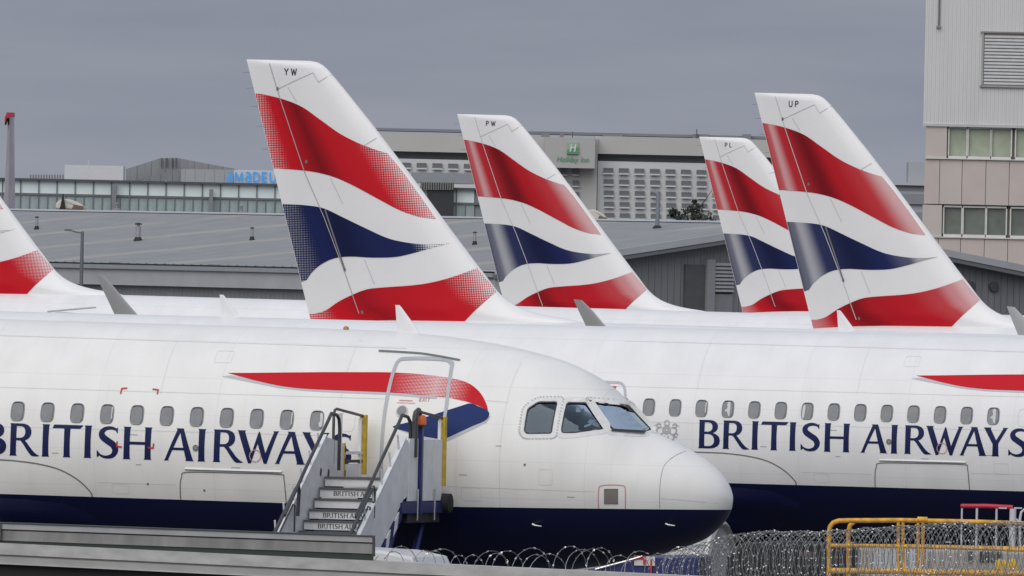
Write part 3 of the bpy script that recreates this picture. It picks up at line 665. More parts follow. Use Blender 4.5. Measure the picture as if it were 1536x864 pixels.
# ---------------------------------------------------------------- the parked airliners
P1, F1 = make_airliner('nearest white airliner with blue belly, cockpit and boarding stairs at its forward door', (3.7562, 269.999, 4.032), 'soft', None, PW1, True, blades=(5.72, 22.8), eng=True)
P2, F2 = make_airliner('second white airliner, its lettered flank emerging behind the nearest nose', (16.2759, 306.972, 4.0196), 'dots', None, PW2, True, blades=(5.75, 22.8), eng=True)
P2.rotation_euler[1] = math.radians(.1); P2.location.z += .031
P3, F3 = make_airliner('airliner with the tallest halftone tail fin, registration YW', (29.1264, 347.717, 3.846), 'dots', 'YW', PW2, tips=('sharklet', 'sharklet'), port_aft=.8)
P4, F4 = make_airliner('airliner with tail fin marked UP, in front of the office block', (41.0986, 390.742, 3.839), 'soft', 'UP', PW2)
P5, F5 = make_airliner('airliner with tail fin marked PW, in front of the hotel', (33.4275, 463.431, 3.841), 'soft', 'PW', PW2)
P6, F6 = make_airliner('smallest, farthest tail fin marked PL, half behind fin UP', (41.2828, 525.690, 3.86), 'soft', 'PL', PW2)
P7, F7 = make_airliner('airliner at the left edge whose fin is cut by the frame', (17.1738, 422.039, 4.075), 'dots', None, PW2, tips=('sharklet', 'fence'))
for f in (F1, F2): lettering(f); speed_mark(f); side_details(f)
SH1 = {3: None, 0: 'side', 1: 'edge', 7: 'edge'}
for k in range(12): cabin_window(P1, 6.72+k*.5333, shade=SH1.get(k))
SH2 = {0: 'mid', 10: 'mid', 7: 'left', 11: 'edge', 1: None}
for k in range(15): cabin_window(P2, 6.79+k*.5300, z=.55, shade=SH2.get(k))
# second airliner: forward edge of its mid door, crest, beacon
line('door_surround', smooth_poly([(15.2, .45), (15.17, .93), (15.05, 1.0), (14.535, 1.002), (14.332, .995), (14.231, .921), (14.18, .75), (14.156, .50)], 4), .05, skin, DOORG, F2)
decal('door_mark', [[(14.50, .93), (14.38, .93), (14.41, .83)]], skin, REDP, F2)
line('door_handle', [(14.55, .84), (14.42, .69)], .05, skin, SEAM, F2, off=.006); line('door_handle', [(14.55, .85), (14.42, .70)], .02, skin, FRAMEP, F2, off=.012)
def crest(fus, cs, cz):
    def arc(x, z, r, a0, a1, w=.030, n=9): line('crest', [(cs-(x+r*math.cos(math.radians(a0+(a1-a0)*k/n))), cz+z+r*math.sin(math.radians(a0+(a1-a0)*k/n))) for k in range(n+1)], w, skin, CRESTG, fus, off=.006)
    for a in ((0, .15, .05, 0, 350), (0, .02, .075, 0, 355), (0, .02, .035, 0, 355), (-.13, 0, .07, 60, 330), (.13, 0, .07, -150, 120), (-.16, .10, .04, 0, 300), (.16, .10, .04, -120, 180),
              (-.09, -.12, .06, 120, 380), (.09, -.12, .06, -200, 60), (0, -.16, .05, 180, 360), (-.19, -.08, .035, 0, 320), (.19, -.08, .035, 0, 320), (.18, .02, .10, 40, 110, .012), (-.18, .02, .10, 70, 140, .012)): arc(*a)
crest(F2, 13.29, .10)
for f, st in ((F1, 6.85), (F2, 5.2)):
    MB().lathe([(.05, 0), (.052, .02), (.04, .045), (.02, .06)], 14, 'z', (-st, -.12, 2.06)).build('beacon_lamp', BEACON, f, smooth=True)
# nearest airliner: door, marks, cockpit
line('door_surround', smooth_poly([(5.56, -.40), (5.545, -.09), (5.546, .688), (5.546, 1.135), (5.546, 1.48), (5.52, 1.572), (5.44, 1.605), (5.07, 1.618), (4.75, 1.607), (4.645, 1.565), (4.59, 1.475), (4.515, .941), (4.51, .495), (4.525, -.40)], 4), .058, skin, DOORG, F1, off=.010)
line('door_gutter', smooth_poly([(5.94, 1.718), (5.51, 1.707), (5.102, 1.685), (4.504, 1.601)], 4), .024, skin, SEAM, F1, off=.02)
decal('door_window', [[(5.252+.085*math.cos(k*.524), .73+.085*math.sin(k*.524)) for k in range(12)]], skin, PANE, F1, off=.010)
line('door_window_rim', [(5.252+.092*math.cos(k*.3927), .73+.092*math.sin(k*.3927)) for k in range(16)], .02, skin, RIM, F1, off=.014, closed=True)
for b in ([(10.262, .877), (10.256, .967), (10.163, .976)], [(9.709, .972), (9.607, .963), (9.61, .89)], [(10.234, .081), (10.237, -.003), (10.148, -.012)], [(9.684, -.009), (9.589, -.012), (9.585, .066)]):
    line('exit_bracket', b, .026, skin, REDP, F1, off=.012)
line('door_note', [(5.33, .91), (5.10, .91)], .018, skin, PINKP, F1, off=.007); line('door_note', [(5.36, .87), (5.05, .87)], .010, skin, PINKP, F1, off=.007)
x = 0
for ch in 'EXIT':
    G = sans('E', .2) if ch == 'E' else [brush([(.02, 0), (.6, 1)], [.2, .2], 1), brush([(.02, 1), (.6, 0)], [.2, .2], 1)] if ch == 'X' else [brush([(.1, 0), (.1, 1)], [.2, .2], 1)] if ch == 'I' else [brush([(.35, 0), (.35, 1)], [.2, .2], 1), brush([(0, .93), (.7, .93)], [.2, .2], 1)]
    decal('letter', [[(4.99-(x+p[0]*.065), .905+p[1]*.065) for p in q] for q in G], skin, PINKP, F1, off=.008); x += .03 if ch == 'I' else .055
RADG = mat('radome gap grey', (.36, .36, .35), .6)
line('radome_gap', smooth_poly([(.76, .19), (.80, .15), (.841, .107), (.895, .028), (.932, -.062), (.941, -.184), (.94, -.462), (.94, -.79)], 4), .010, skin, RADG, F1, off=.004)
line('radome_strip', [(.918, -.60), (.6, -.62), (.3, -.645), (.12, -.66)], .010, skin, FAINT, F1, off=.004)
line('panel_outline', smooth_poly([(1.903, -.80), (1.89, -.49), (1.83, -.41), (1.53, -.40), (1.467, -.47), (1.475, -.79)], 4), .015, skin, PINKP, F1, off=.006)
decal('access_plate', [[(1.793, -.475), (1.592, -.469), (1.597, -.704), (1.799, -.709)]], skin, mat('bronze plate', (.25, .225, .20), .5, .3), F1, off=.008)
line('access_plate_rim', [(1.793, -.475), (1.592, -.469), (1.597, -.704), (1.799, -.709)], .02, skin, SEAM, F1, off=.010, closed=True)
for s, z in ((2.964, -1.10), (.836, -1.03)):
    o = skin(s, z, .03); MB().tube([(o[0]-.06, o[1], o[2]+.02), (o[0], o[1]-.02, o[2]), (o[0]+.12, o[1]-.05, o[2]-.01)], [.02, .018, .01], 6).build('probe', METAL, F1)
for f in (F1, F2):
    for p in ([(5.5, 1.78), (14.5, 1.80)], [(4.4, .98), (3.5, .93)], [(5.5, .93), (14.5, .93)], [(4.4, -.50), (1.95, -.52)], [(7.2, -.55), (5.6, -.55)], [(10.6, -.62), (9.2, -.62)]): line('lap_joint', p, .009, skin, FAINT, f, off=.003)
    for s in (3.52, 6.35, 9.55, 12.75): line('frame_joint', [(s, 1.9), (s, 1.4), (s, .9)] if s > 5 else [(s, 1.7), (s, 1.2), (s, .5), (s, -.2), (s, -.82)], .009, skin, FAINT, f, off=.003)
    for s, z, w_ in ((6.9, -.20, .12), (10.1, .20, .22), (9.9, -.3, .10), (8.2, -.30, .16), (4.2, -.30, .14), (3.6, .2, .10), (11.4, -.15, .12), (5.0, -.62, .2), (2.4, -.62, .12)): line('stencil', [(s, z), (s-w_, z)], .013, skin, mat('stencil grey', (.36, .34, .34), .6), f, off=.004)
    for s, z, w_, h_ in ((6.6, -.45, .28, .20), (4.0, -.62, .34, .22), (10.2, -.72, .3, .16), (2.75, -.30, .22, .26), (8.6, 1.55, .3, .2)): line('access_hatch', rrect(s, z, w_, h_, 20, 7), .007, skin, FAINT, f, off=.003, closed=True)
for s, z in ((3.1, -.1), (6.4, -.62), (9.7, -.62), (8.7, -.7)):
    decal('drain', [[(s+.022*math.cos(k*1.047), z+.022*math.sin(k*1.047)) for k in range(6)]], skin, SEAM, F1, off=.006)
CW = {3: [(3.156, .827), (3.016, .946), (2.725, .959), (2.713, .437), (3.112, .421), (3.154, .467)],
      2: [(2.569, .952), (2.291, .953), (1.946, .567), (1.947, .534), (2.357, .457), (2.54, .452), (2.559, .506)],
      1: [(2.203, .969), (1.855, .928), (1.457, .545), (1.445, .505), (1.814, .527)]}
def grow(poly, d):
    cx = sum(p[0] for p in poly)/len(poly); cz = sum(p[1] for p in poly)/len(poly)
    A, B = strip2d(poly, 2*abs(d), True, step=9)
    out = []
    for a, b in zip(A, B):
        da, db = math.hypot(a[0]-cx, a[1]-cz), math.hypot(b[0]-cx, b[1]-cz)
        out.append(a if (da > db) == (d > 0) else b)
    return out
def round_poly(poly, r, n=4):
    out = []; L = len(poly)
    for i in range(L):
        p, a, b = Vector(poly[i]), Vector(poly[i-1]), Vector(poly[(i+1) % L])
        ra = min(r, (a-p).length*.4); rb = min(r, (b-p).length*.4)
        s, e = p+(a-p).normalized()*ra, p+(b-p).normalized()*rb
        for k in range(n+1):
            t = k/n; q = s*(1-t)**2+p*2*t*(1-t)+e*t*t; out.append((q.x, q.y))
    return out
me = F1.data.copy(); me.name = 'fuselage_with_cockpit'; me.materials.append(INSIDE); F1.data = me
cut = MB()
for k, poly in CW.items():
    q = round_poly(poly, .04); c = (sum(p[0] for p in q)/len(q), sum(p[1] for p in q)/len(q))
    cut.prism([(-p[0], p[1]) for p in q], -2.6, -half_width(*c)+.62, 'y')
cm = cut.mesh('cutter', None); cm.materials.append(PW1); cm.materials.append(INSIDE)
cm.polygons.foreach_set('material_index', [1]*len(cm.polygons))
co = obj('cutter', cm)
bo = F1.modifiers.new('cut', 'BOOLEAN'); bo.object = co; bo.operation = 'DIFFERENCE'; bo.solver = 'EXACT'
co.parent = P1                      # same frame as the body while cutting
dg = bpy.context.evaluated_depsgraph_get(); dg.update()
ev = F1.evaluated_get(dg); nm = bpy.data.meshes.new_from_object(ev); F1.modifiers.clear(); F1.data = nm; nm.set_sharp_from_angle(angle=math.radians(40))
bpy.data.objects.remove(co)
for k, poly in CW.items():
    q = round_poly(poly, .04)
    gl = decal('cockpit_window', [q], skin, CGLASS, P1, off=-.018, da=.1, db=.1)
    line('seal', q, .022, skin, BLACKR, gl, off=.003, closed=True)
    fr = round_poly(grow(poly, .055), .07)
    line('frame', fr, .075, skin, FRAMEP, gl, off=.005, closed=True)
    if k != 2:
        rv = round_poly(grow(poly, .088), .09); n = 0
        A, _ = strip2d(rv, .001, True, step=.05); mb = MB()
        for a in A:
            if k == 1 and a[1] < .93: continue
            b = skin(a[0], a[1], .010); mb.box(b[0]-.014, b[0]+.014, b[1]-.004, b[1]+.004, b[2]-.010, b[2]+.010)
        tag(mb.build('rivet_row', RIVET, gl), kind='stuff')
    if k == 1: line('wiper', [(1.83, .50), (1.62, .485), (1.43, .465)], .03, skin, BLACKR, gl, off=.03)
LIN = mat('cockpit blind white', (.65, .65, .63), .7)
def inner(name, poly, depth, m): # things standing inside the cockpit, behind the glass
    decal(name, [poly], lambda s, z, o: (-s, -half_width(s, z)+depth, z), m, F1, off=0)
inner('sun_visor', [(2.14, .93), (2.02, .93), (1.90, .60), (1.74, .60)], .16, LIN)
inner('glareshield', [(2.0, .60), (1.60, .64), (1.46, .54), (1.85, .53)], .12, mat('glareshield', (.11, .11, .12), .6))
inner('document_card', [(2.46, .93), (2.44, .80), (2.36, .80)], .14, LIN)
line('sidestick', [(2.26, .56), (2.18, .60), (2.15, .66), (2.08, .68), (2.0, .66), (1.99, .57)], .035, lambda s, z, o: (-s, -half_width(s, z)+.15, z), LIN, F1, off=0)
line('pilot_seat', [(2.22, .66), (2.1, .60), (2.04, .58)], .06, lambda s, z, o: (-s, -half_width(s, z)+.17, z), LIN, F1, off=0)
# left-hand airliner: rear door outline
line('door_surround', smooth_poly([(30.66, 1.1), (30.62, 1.36), (30.55, 1.48), (30.44, 1.55), (29.76, 1.52), (29.64, 1.47), (29.62, 1.2)], 4), .045, skin, DOORG, F7)
line('door_gutter', [(30.76, 1.57), (29.41, 1.72)], .03, skin, DOORG, F7, off=.02)
# ---------------------------------------------------------------- hangar shed with the low grey roof
def rotz(v, a): return Vector((v[0]*math.cos(a)-v[1]*math.sin(a), v[0]*math.sin(a)+v[1]*math.cos(a), v[2] if len(v) > 2 else 0))
SA = math.radians(35)
C0 = at(742, 404, 600); EZ = C0.z
shed = thing('hangar_shed', 'long low grey shed with streaked profiled roof and rooftop flues', 'shed', (C0.x, C0.y, 0), (0, 0, SA))
# local frame: x along the gable (right, away), y along the long wall (left, away)
GW = 27.6; LW = 62.0; RZ = EZ+1.98; OV = .35
ROOF = corrugated('weathered roof sheet', (.262, .268, .262), .33, axis=1, depth=.04, rough=.6, var=.10, streak=(8.5, .71, (.40, .365, .30)))
CLAD = corrugated('grey wall sheet', (.19, .195, .20), .30, axis=0, depth=.04); CLADL = corrugated('long wall sheet', (.25, .255, .26), .30, axis=1, depth=.04)
TRIM = mat('pale grey flashing', (.40, .41, .42), .5, var=.08, scale=1.0); TRIMD = mat('dark trim and eaves shade', (.07, .072, .075), .7)
for s in (0, 1):
    a, b = ((-OV, EZ-.05), (GW/2, RZ)) if s == 0 else ((GW+OV, EZ-.05), (GW/2, RZ))
    me = mesh('roof', [(a[0], -.5, a[1]), (b[0], -.5, b[1]), (b[0], LW, b[1]), (a[0], LW, a[1])], [(0, 1, 2, 3)], ROOF)
    obj('roof', me, shed)
MB().prism([(.02, 0), (GW-.02, 0), (GW-.02, EZ-.12), (GW/2, RZ-.14), (.02, EZ-.12)], .02, .32, 'y').build('gable_wall', CLAD, shed)
MB().box(0, .25, .33, LW, 0, EZ-.75).build('long_wall', CLADL, shed)
MB().box(-.30, -.02, -.45, LW, EZ-.92, EZ-.22).build('eaves_fascia', TRIM, shed)
MB().box(-.42, -.31, -.45, LW, EZ-.30, EZ-.14).build('gutter', mat('gutter grey', (.30, .31, .32), .5), shed)
MB().box(-.26, .2, .33, LW, EZ-.215, EZ-.08).build('eaves_shadow_strip', TRIMD, shed)  # dark strip coloured as the shadow under the roof edge
for s in (0, 1):
    x0, x1 = (-OV, GW/2) if s == 0 else (GW+OV, GW/2)
    MB().prism([(x0, EZ+.06), (x1, RZ+.10), (x1, RZ-.16), (x0, EZ-.20)], -.62, -.505, 'y').build('verge_trim', TRIM, shed)
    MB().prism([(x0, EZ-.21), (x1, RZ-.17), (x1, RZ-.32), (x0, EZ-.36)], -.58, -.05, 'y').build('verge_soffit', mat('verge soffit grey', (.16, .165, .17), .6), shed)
MB().prism([(GW/2-.35, RZ-.02), (GW/2, RZ+.05), (GW/2+.35, RZ-.02)], -.4, LW, 'y').build('ridge_cap', TRIM, shed)
def gx(px):      # along the gable for a photo column
    lo, hi = 0.0, GW
    for _ in range(30):
        m = (lo+hi)/2; w = shed_pt(m, 0, EZ); c = 768+FPX*(w-CAM).dot(RIGHT)/(w-CAM).dot(FWD)
        if c < px: lo = m
        else: hi = m
    return lo
def shed_pt(x, y, z): v = rotz((x, y, z), SA); return Vector((C0.x+v.x, C0.y+v.y, z))
a, b = gx(1026), gx(1056)
MB().box(a, b, -.10, .015, 0, EZ+.35).build('sliding_door', mat('shed door dark', (.085, .088, .092), .6, var=.1), shed)
MB().box(b, gx(1068), -.22, .015, 0, EZ+.55).build('corner_pier', mat('pier grey', (.25, .255, .265), .6, var=.06), shed)
a = gx(1068.5); b = gx(1098)
MB().box(a, b, -.06, .015, EZ-.72, EZ+.45).build('louvre_recess', mat('louvre dark', (.02, .02, .022), .8), shed)
for k in range(8): MB().prism([(-.16, 0), (-.07, .09), (-.07, .12), (-.16, .03)], a, b, 'x').build('louvre_slat', mat('louvre slat', (.33, .335, .345), .5), shed, loc=(0, 0, EZ-.66+k*.14))
MB().box(a, b, -.07, .012, 0, EZ-.74).build('wall_panel', mat('plain shed panel', (.22, .225, .235), .6, var=.05), shed)
for px in (1455, 1490):
    x = gx(px); MB().lathe([(.16, -.12), (.20, -.1), (.20, .0)], 14, 'y', (x, 0, EZ-.25)).build('wall_vent', TRIMD, shed)
def roof_pt(px, py):
    """point of the near roof slope behind a photo pixel, in the shed's frame"""
    d = at(px, py, 600)-CAM; o = rotz(CAM-Vector((C0.x, C0.y, 0)), -SA); o.z = CAM.z; d = rotz(d, -SA) + Vector((0, 0, 0)); 
    k = (RZ-EZ+.05)/(GW/2+OV)          # z = EZ-.05 + k*(x+OV)
    t = (EZ-.05+k*(o.x+OV)-o.z)/(d.z-k*d.x)
    return o+d*t
FLUE = mat('galvanised flue', (.36, .36, .36), .45, .4, var=.15, scale=6); FLUED = mat('black flashing', (.02, .02, .02), .7)
def flue(px, py, h, r, lab, cap=True):
    p = roof_pt(px, py); w = shed_pt(p.x, p.y, p.z)
    t = thing('roof_flue', lab, 'flue', (w.x, w.y, w.z), (0, 0, SA), 'flues on the shed roof')
    MB().lathe([(r*1.9, -.06), (r*1.7, .03), (r*1.15, .14)], 14).build('flashing', FLUED, t, smooth=True)
    MB().lathe([(r, .1), (r, h*.80)], 14).build('pipe', FLUE, t, smooth=True)
    if cap:
        MB().lathe([(r*.55, h*.78), (r*.55, h*.90)], 10).build('neck', TRIM, t)
        MB().lathe([(r*1.5, h*.89), (r*1.25, h*.97), (r*.2, h)], 14).build('rain_cap', FLUED, t, smooth=True)
flue(207, 361, .70, .10, 'thickest capped flue, upright in the middle of the left roof')
flue(378, 360, .50, .06, 'slim capped flue just left of the tall YW fin')
flue(55, 344, .52, .06, 'slim capped flue at the far left of the shed roof')
flue(712, 367, .50, .06, 'slim capped flue between the YW and PW fins')
# bent exhaust standing on the right part of the roof
p = roof_pt(986, 342); w = shed_pt(p.x, p.y, p.z)
t = thing('exhaust_pipe', 'tall grey bent exhaust pipe on the roof before the hotel windows', 'pipe', tuple(w))
MB().tube([(0, 0, -.05), (0, 0, 1.18), (-.03, 0, 1.29), (-.12, 0, 1.36), (-.28, 0, 1.37)], .085, 12).build('pipe', mat('blue grey pipe', (.19, .21, .24), .5), t, smooth=True)
MB().lathe([(.20, -.08), (.18, .02), (.10, .10)], 12).build('flashing', FLUED, t)
# tiny walkway fittings along the ridge
for px, py in ((175, 316), (362, 320)):
    p = roof_pt(px, py); w = shed_pt(p.x, p.y, p.z); t = thing('ridge_vent', 'low ridge vent under the %s glass column' % ('left' if px < 200 else 'right'), 'vent', tuple(w), (0, 0, SA), 'low vents near the ridge')
    MB().lathe([(.22, -.05), (.20, .03), (.06, .10), (.05, .26), (.09, .27), (.07, .32)], 12).build('cowl', mat('vent cowl', (.22, .22, .225), .6), t, smooth=True)
# lamp post before the shed
w = at(122, 420, 566); t = thing('lamp_post', 'slim grey lamp post with one arm before the shed', 'street lamp', (w.x, w.y, 0))
zt = at(122, 347, 566).z
LP = mat('lamp post grey', (.16, .165, .18), .5, .3)
MB().tube([(0, 0, 0), (0, 0, zt-1), (0, 0, zt)], [.10, .065, .055], 10).build('post', LP, t, smooth=True)
MB().tube([(0, 0, zt-.06), (-.25, 0, zt-.02), (-.34, 0, zt)], .028, 8).build('arm', LP, t, smooth=True)
MB().prism([(-.66, -.02), (-.60, .045), (-.40, .04), (-.32, -.02), (-.40, -.045)], -.09, .09, 'y').build('lamp_head', LP, t, loc=(0, 0, zt+.03))
# pale domed housings behind the ridge
for (x0, x1, yb, yt, lab) in ((84, 128, 313, 298, 'cream domed housing with a dark mast peeping over the ridge'), (876, 912, 331, 314, 'cream domed housing peeping over the ridge beside the PW fin')):
    Y = 690; a = at(x0, yb, Y); b = at(x1, yb, Y); h = at(x0, yt, Y).z-a.z; L = b.x-a.x
    t = thing('domed_housing', lab, 'housing', (a.x, Y, a.z-1.5), group='domed housings behind the ridge')
    prof = smooth_poly([(0, 0), (.02, h*.55), (L*.16, h*.9), (L*.38, h), (L*.66, h*.78), (L*.9, h*.42), (L, h*.1), (L, 0)], 4)
    MB().prism([(p, q+1.5) for p, q in prof], -.6, .6, 'y').build('dome', mat('cream fibreglass', (.62, .60, .52), .5, var=.12, scale=2), t, bevel=.06)
    MB().box(L*.1, L*.9, -.5, .5, 0, 1.5).build('base', TRIMD, t)
    MB().prism([(L*.55, 1.5), (L*.97, 1.5), (L*.95, 1.5+h*.3), (L*.62, 1.5+h*.45)], -.64, -.605, 'y').build('grille', mat('brown grille', (.16, .12, .09), .7), t)
    if x0 < 100:
        MB().prism([(L*.12, 1.45), (L*.36, 1.45), (L*.33, 1.5+h*.3), (L*.26, 1.5+h*1.5), (L*.23, 1.5+h*1.5), (L*.17, 1.5+h*.3)], -.80, -.72, 'y').build('mast', FLUED, t)
# edge-on red and silver fin of an airliner beyond the shed, far left
Y = 745; a = at(14, 312, Y); top = at(14, 170, Y); f = thing('distant_tail_fin', 'narrow silver tail fin with red tip seen edge-on at far left', 'tail fin', (a.x, Y, 0))
k = Y/FPX
V = []; Fc = []; hs = [(-9.0, -9, 11.5), (-2, -8, 11), (0, -7.5, 10), ((top.z-a.z)*.45, -5.6, 6.4), (top.z-a.z-.4, -4.2, 3.6), (top.z-a.z, -4.0, 3.2)]
for z, l, r in hs:
    V += [(l*k, -1.2, a.z+z), ((l+r)/2*k, -2.2, a.z+z), (r*k, -1.0, a.z+z), (r*k*.7, 2.0, a.z+z), (l*k*.7, 2.0, a.z+z)]
for i in range(len(hs)-1):
    for j in range(5): Fc.append((i*5+j, i*5+(j+1) % 5, i*5+5+(j+1) % 5, i*5+5+j))
Fc.append(tuple(range((len(hs)-1)*5, len(hs)*5)))
obj('fin', mesh('fin', V, Fc, mat('silver rose fin', (.52, .46, .48), .3, .2, var=.12, scale=1.5)), f)
MB().prism([(-7.5*k, -.55), (-7.5*k, -.22), (-4.5*k, .02), (5.0*k, .02), (5.0*k, -.15), (-4.5*k, -.25)], -2.4, .2, 'y').build('red_tip', mat('red fin tip', (.42, .03, .05), .4), f, loc=(0, 0, top.z))
MB().lathe([(.3, -8), (1.6, -3), (2.1, 8), (2.1, 24)], 24, 'y', (0, 0, 4.2)).build('fuselage', FINWHITE, f, smooth=True)
# ---------------------------------------------------------------- glass-fronted terminal
YT = 1800.0; KT = YT/FPX
def tp(px, py): return at(px, py, YT)
def plocal(px, py):
    """photo pixel to (along, up) metres in a facade frame that stays level"""
    p = at(px, py, YT); return p.x, p.z
term = thing('terminal', 'long glass-fronted terminal with blue roof sign behind the shed', 'terminal', (0, YT, 0))
TG1 = mat('pale green glazing', (.74, .83, .81), .12, var=.05, scale=.3, coat=.6); TG2 = mat('lower glazing', (.36, .43, .43), .12, var=.35, scale=.45, coat=.6)
MUL = mat('mullion grey', (.13, .145, .15), .5); TW = mat('terminal grey panel', (.40, .40, .41), .6, var=.05); TD = mat('terminal dark metal', (.075, .08, .088), .6)
x0, _ = plocal(-30, 270.5); x1, _ = plocal(725, 280); zt = plocal(190, 273.6)[1]; zm = plocal(190, 294.0)[1]
MB().box(x0, x1, .3, 40, 0, zt).build('core', mat('terminal core', (.22, .25, .255), .7), term)
MB().box(x0, x1, -.6, .3, zt, zt+.22).build('roof_edge', TD, term)
MB().box(x0, x1, -.12, .15, zm-.12, zm+.10).build('transom', MUL, term)
pw = 27.25*KT; n = int((x1-x0)/pw)
pm = MB().box(.06, pw-.06, 0, .12, zm+.1, zt).mesh('pane', TG1); lm = MB().box(.05, pw/2-.05, 0, .12, 2, zm-.12).mesh('lower_pane', TG2); mm = MB().box(-.06, .06, -.14, .2, 2, zt).mesh('mullion', MUL)
off = plocal(4, 270)[0]
for k in range(-1, n+1):
    x = off+k*pw
    if x+pw > x1: break
    px = 768+x/KT
    if 445 < px < 610 or 745 < px: continue
    obj('pane', pm, term, (x, .05+random.uniform(-.01, .01), 0), (0, 0, random.uniform(-.006, .006))); obj('mullion', mm, term, (x, 0, 0))
    for j in (0, 1): obj('lower_pane', lm, term, (x+j*pw/2, .05+random.uniform(-.02, .02), 0), (0, 0, random.uniform(-.012, .012)))
    MB().box(x+pw/2-.05, x+pw/2+.05, -.1, .16, 2, zm-.12).build('mullion', MUL, term)
for px, w_ in ((171.5, 3.2), (317, 2.9)):
    x = plocal(px, 290)[0]; z1 = plocal(px, 276 if px < 200 else 284)[1]
    MB().box(x-w_*KT, x+w_*KT, -1.2, -.4, 0, z1).build('column', mat('column grey', (.20, .215, .23), .5), term)
# lower roof-top blocks
def tblock(name, xa, xb, ya, yb, m, d0=0.6, d1=9.0, par=term):
    a, z1 = plocal(xa, (ya)); b, _ = plocal(xb, ya); z0 = plocal((xa+xb)/2, yb)[1]; z1 = plocal((xa+xb)/2, ya)[1]
    return MB().box(a, b, d0, d1, z0, z1).build(name, m, par)
tblock('plant_room', 97, 185, 248, 272.3, mat('white plant room', (.60, .60, .61), .6, var=.04))
tblock('mast', 130.7, 132.8, 239, 248.2, TW, 3, 3.2)
tblock('screen_base', 43, 96.5, 268.5, 271.5, TD)
for k in range(13):
    px = 44.5+k*4.05; tblock('screen_slat', px, px+2.2, 262, 269, mat('slat grey', (.20, .20, .19), .6), .6, 1.0)
for px in (216, 248.5, 284, 318.5): tblock('roof_lamp', px-1, px+1, 270.5, 274, TW, -.3, 0)
# faceted grey mesh roof
P = [plocal(*q) for q in ((185, 273.5), (185, 252.5), (200, 248), (237, 236), (262, 235.5), (300, 243), (352, 252.5), (352, 277))]
MB().prism(P, 12, 30, 'y').build('faceted_roof', corrugated('mesh roof', (.235, .24, .255), 1.6, axis=0, depth=.1, var=.1), term)
for px in (239, 247, 255, 261): tblock('roof_rib', px-.5, px+.5, 235.5, 250, TD, 11.6, 11.9)
P = [plocal(*q) for q in ((186, 274), (215, 266), (270, 252), (270, 276))]; MB().prism(P, 8, 11, 'y').build('sloping_screen', corrugated('sloping mesh', (.20, .205, .215), 1.3, axis=0, depth=.08), term)
P = [plocal(*q) for q in ((270, 253), (425, 255), (425, 280), (270, 275))]; MB().prism(P, 5, 11, 'y').build('metal_parapet', corrugated('metal parapet', (.33, .335, .35), 1.1, axis=0, depth=.06), term)
P = [plocal(*q) for q in ((350, 254), (440, 256), (440, 278), (350, 276))]; sign = MB().prism(P, 4.2, 4.6, 'y').build('sign_board', mat('sign board', (.56, .57, .59), .5, var=.04), term)
BLUE = mat('sign blue', (.05, .38, .86), .4)
xx = 338.5
for ch, wd in (('a', .74), ('M', .96), ('a', .74), ('D', .80), ('E', .70), ('U', .80), ('S', .70)):
    h = 15.5*KT; x, z = plocal(xx, 273.2)
    G = sans(ch, .165 if ch != 'M' else .15); k0 = .90
    vs, fs = fill2d([[(x+p[0]*h*k0, z+p[1]*h) for p in q] for q in G])
    nv = len(vs); V = [(a, 3.9, b) for a, b in vs]
    obj('letter', mesh('letter', V, fs, BLUE), sign); xx += wd*15.5*k0+1.9
# blocks right of the tall fin
tblock('plant_screen', 617, 716, 259.5, 275, mat('blue grey screen', (.27, .28, .30), .6, var=.05), -1, 8)
tblock('dark_bay', 641, 681, 285, 330, mat('dark bay', (.03, .032, .036), .4), -1.5, 1)
tblock('louvre_base', 631, 681, 274, 285.2, mat('louvre shade', (.06, .06, .06), .7), -1.6, 1)
for k in range(14):
    px = 632+k*3.55; tblock('screen_slat', px, px+1.9, 273.5, 285, mat('slat grey', (.20, .20, .19), .6), -2.0, -1.65)
# ---------------------------------------------------------------- hotel
YT = 4000.0; KT = YT/FPX
hot = thing('hotel', 'large pale grey hotel block with rows of small windows and green sign', 'hotel', (0, YT, 0))
HB = mat('beige concrete parapet', (.47, .46, .435), .8, var=.06, scale=.05); HW = mat('pale hotel wall', (.58, .58, .58), .8, var=.05, scale=.06); HG = mat('grey recess band', (.19, .195, .205), .8); HD = mat('hotel window glass', (.15, .155, .165), .3, var=.3, scale=.2)
def hb(name, xa, xb, ya, yb, m, d0, d1): return tblock(name, xa, xb, ya, yb, m, d0, d1, hot)
hb('tower', 800, 897, 206, 420, HB, 3, 40)
hb('wall', 897, 1240, 245, 420, HW, 5, 40)
hb('recess_band', 897, 1240, 233, 245.5, HG, 8, 40)
hb('parapet', 893, 1240, 207.5, 234, HB, 4, 40)
hb('wall', 520, 800, 239, 420, HW, 5, 40)
hb('recess_band', 520, 800, 227, 239.5, HG, 8, 40)
hb('parapet', 520, 800, 201, 228, HB, 4, 40)
hb('roof_deck', 560, 1240, 198, 202, HG, 20, 38)
for xa, xb in ((905, 935), (1040, 1065), (1115, 1128), (812, 825), (840, 846)): hb('roof_plant', xa, xb, 200.5 if xa > 850 else 199, 209, HG, 15, 20)
hb('roof_mast', 1045.5, 1047, 193, 208, TD, 14, 15); hb('roof_mast', 858.5, 860, 197, 208, TD, 14, 15)
WIN = {}
def hwin(px, py, w=14.5, h=7.5, d=4.2):
    x, z = plocal(px, py); a, b = w*KT/2, h*KT/2
    o = obj('window', cached(('hw', w, h), lambda: MB().box(-a, a, 0, .7, -b, b).mesh('window', HD)), hot, (x, d, z))
    obj('sill', cached(('hs', w), lambda: MB().box(-a*1.08, a*1.08, -.3, .2, -b-.35, -b).mesh('sill', HW)), o)
for r in range(5):
    for c in range(13):
        hwin(912.5+c*23.3+(r*.35), 255.5+r*16.9+c*.5)
for c in range(9): hwin(585+c*23.6, 247+c*.5)
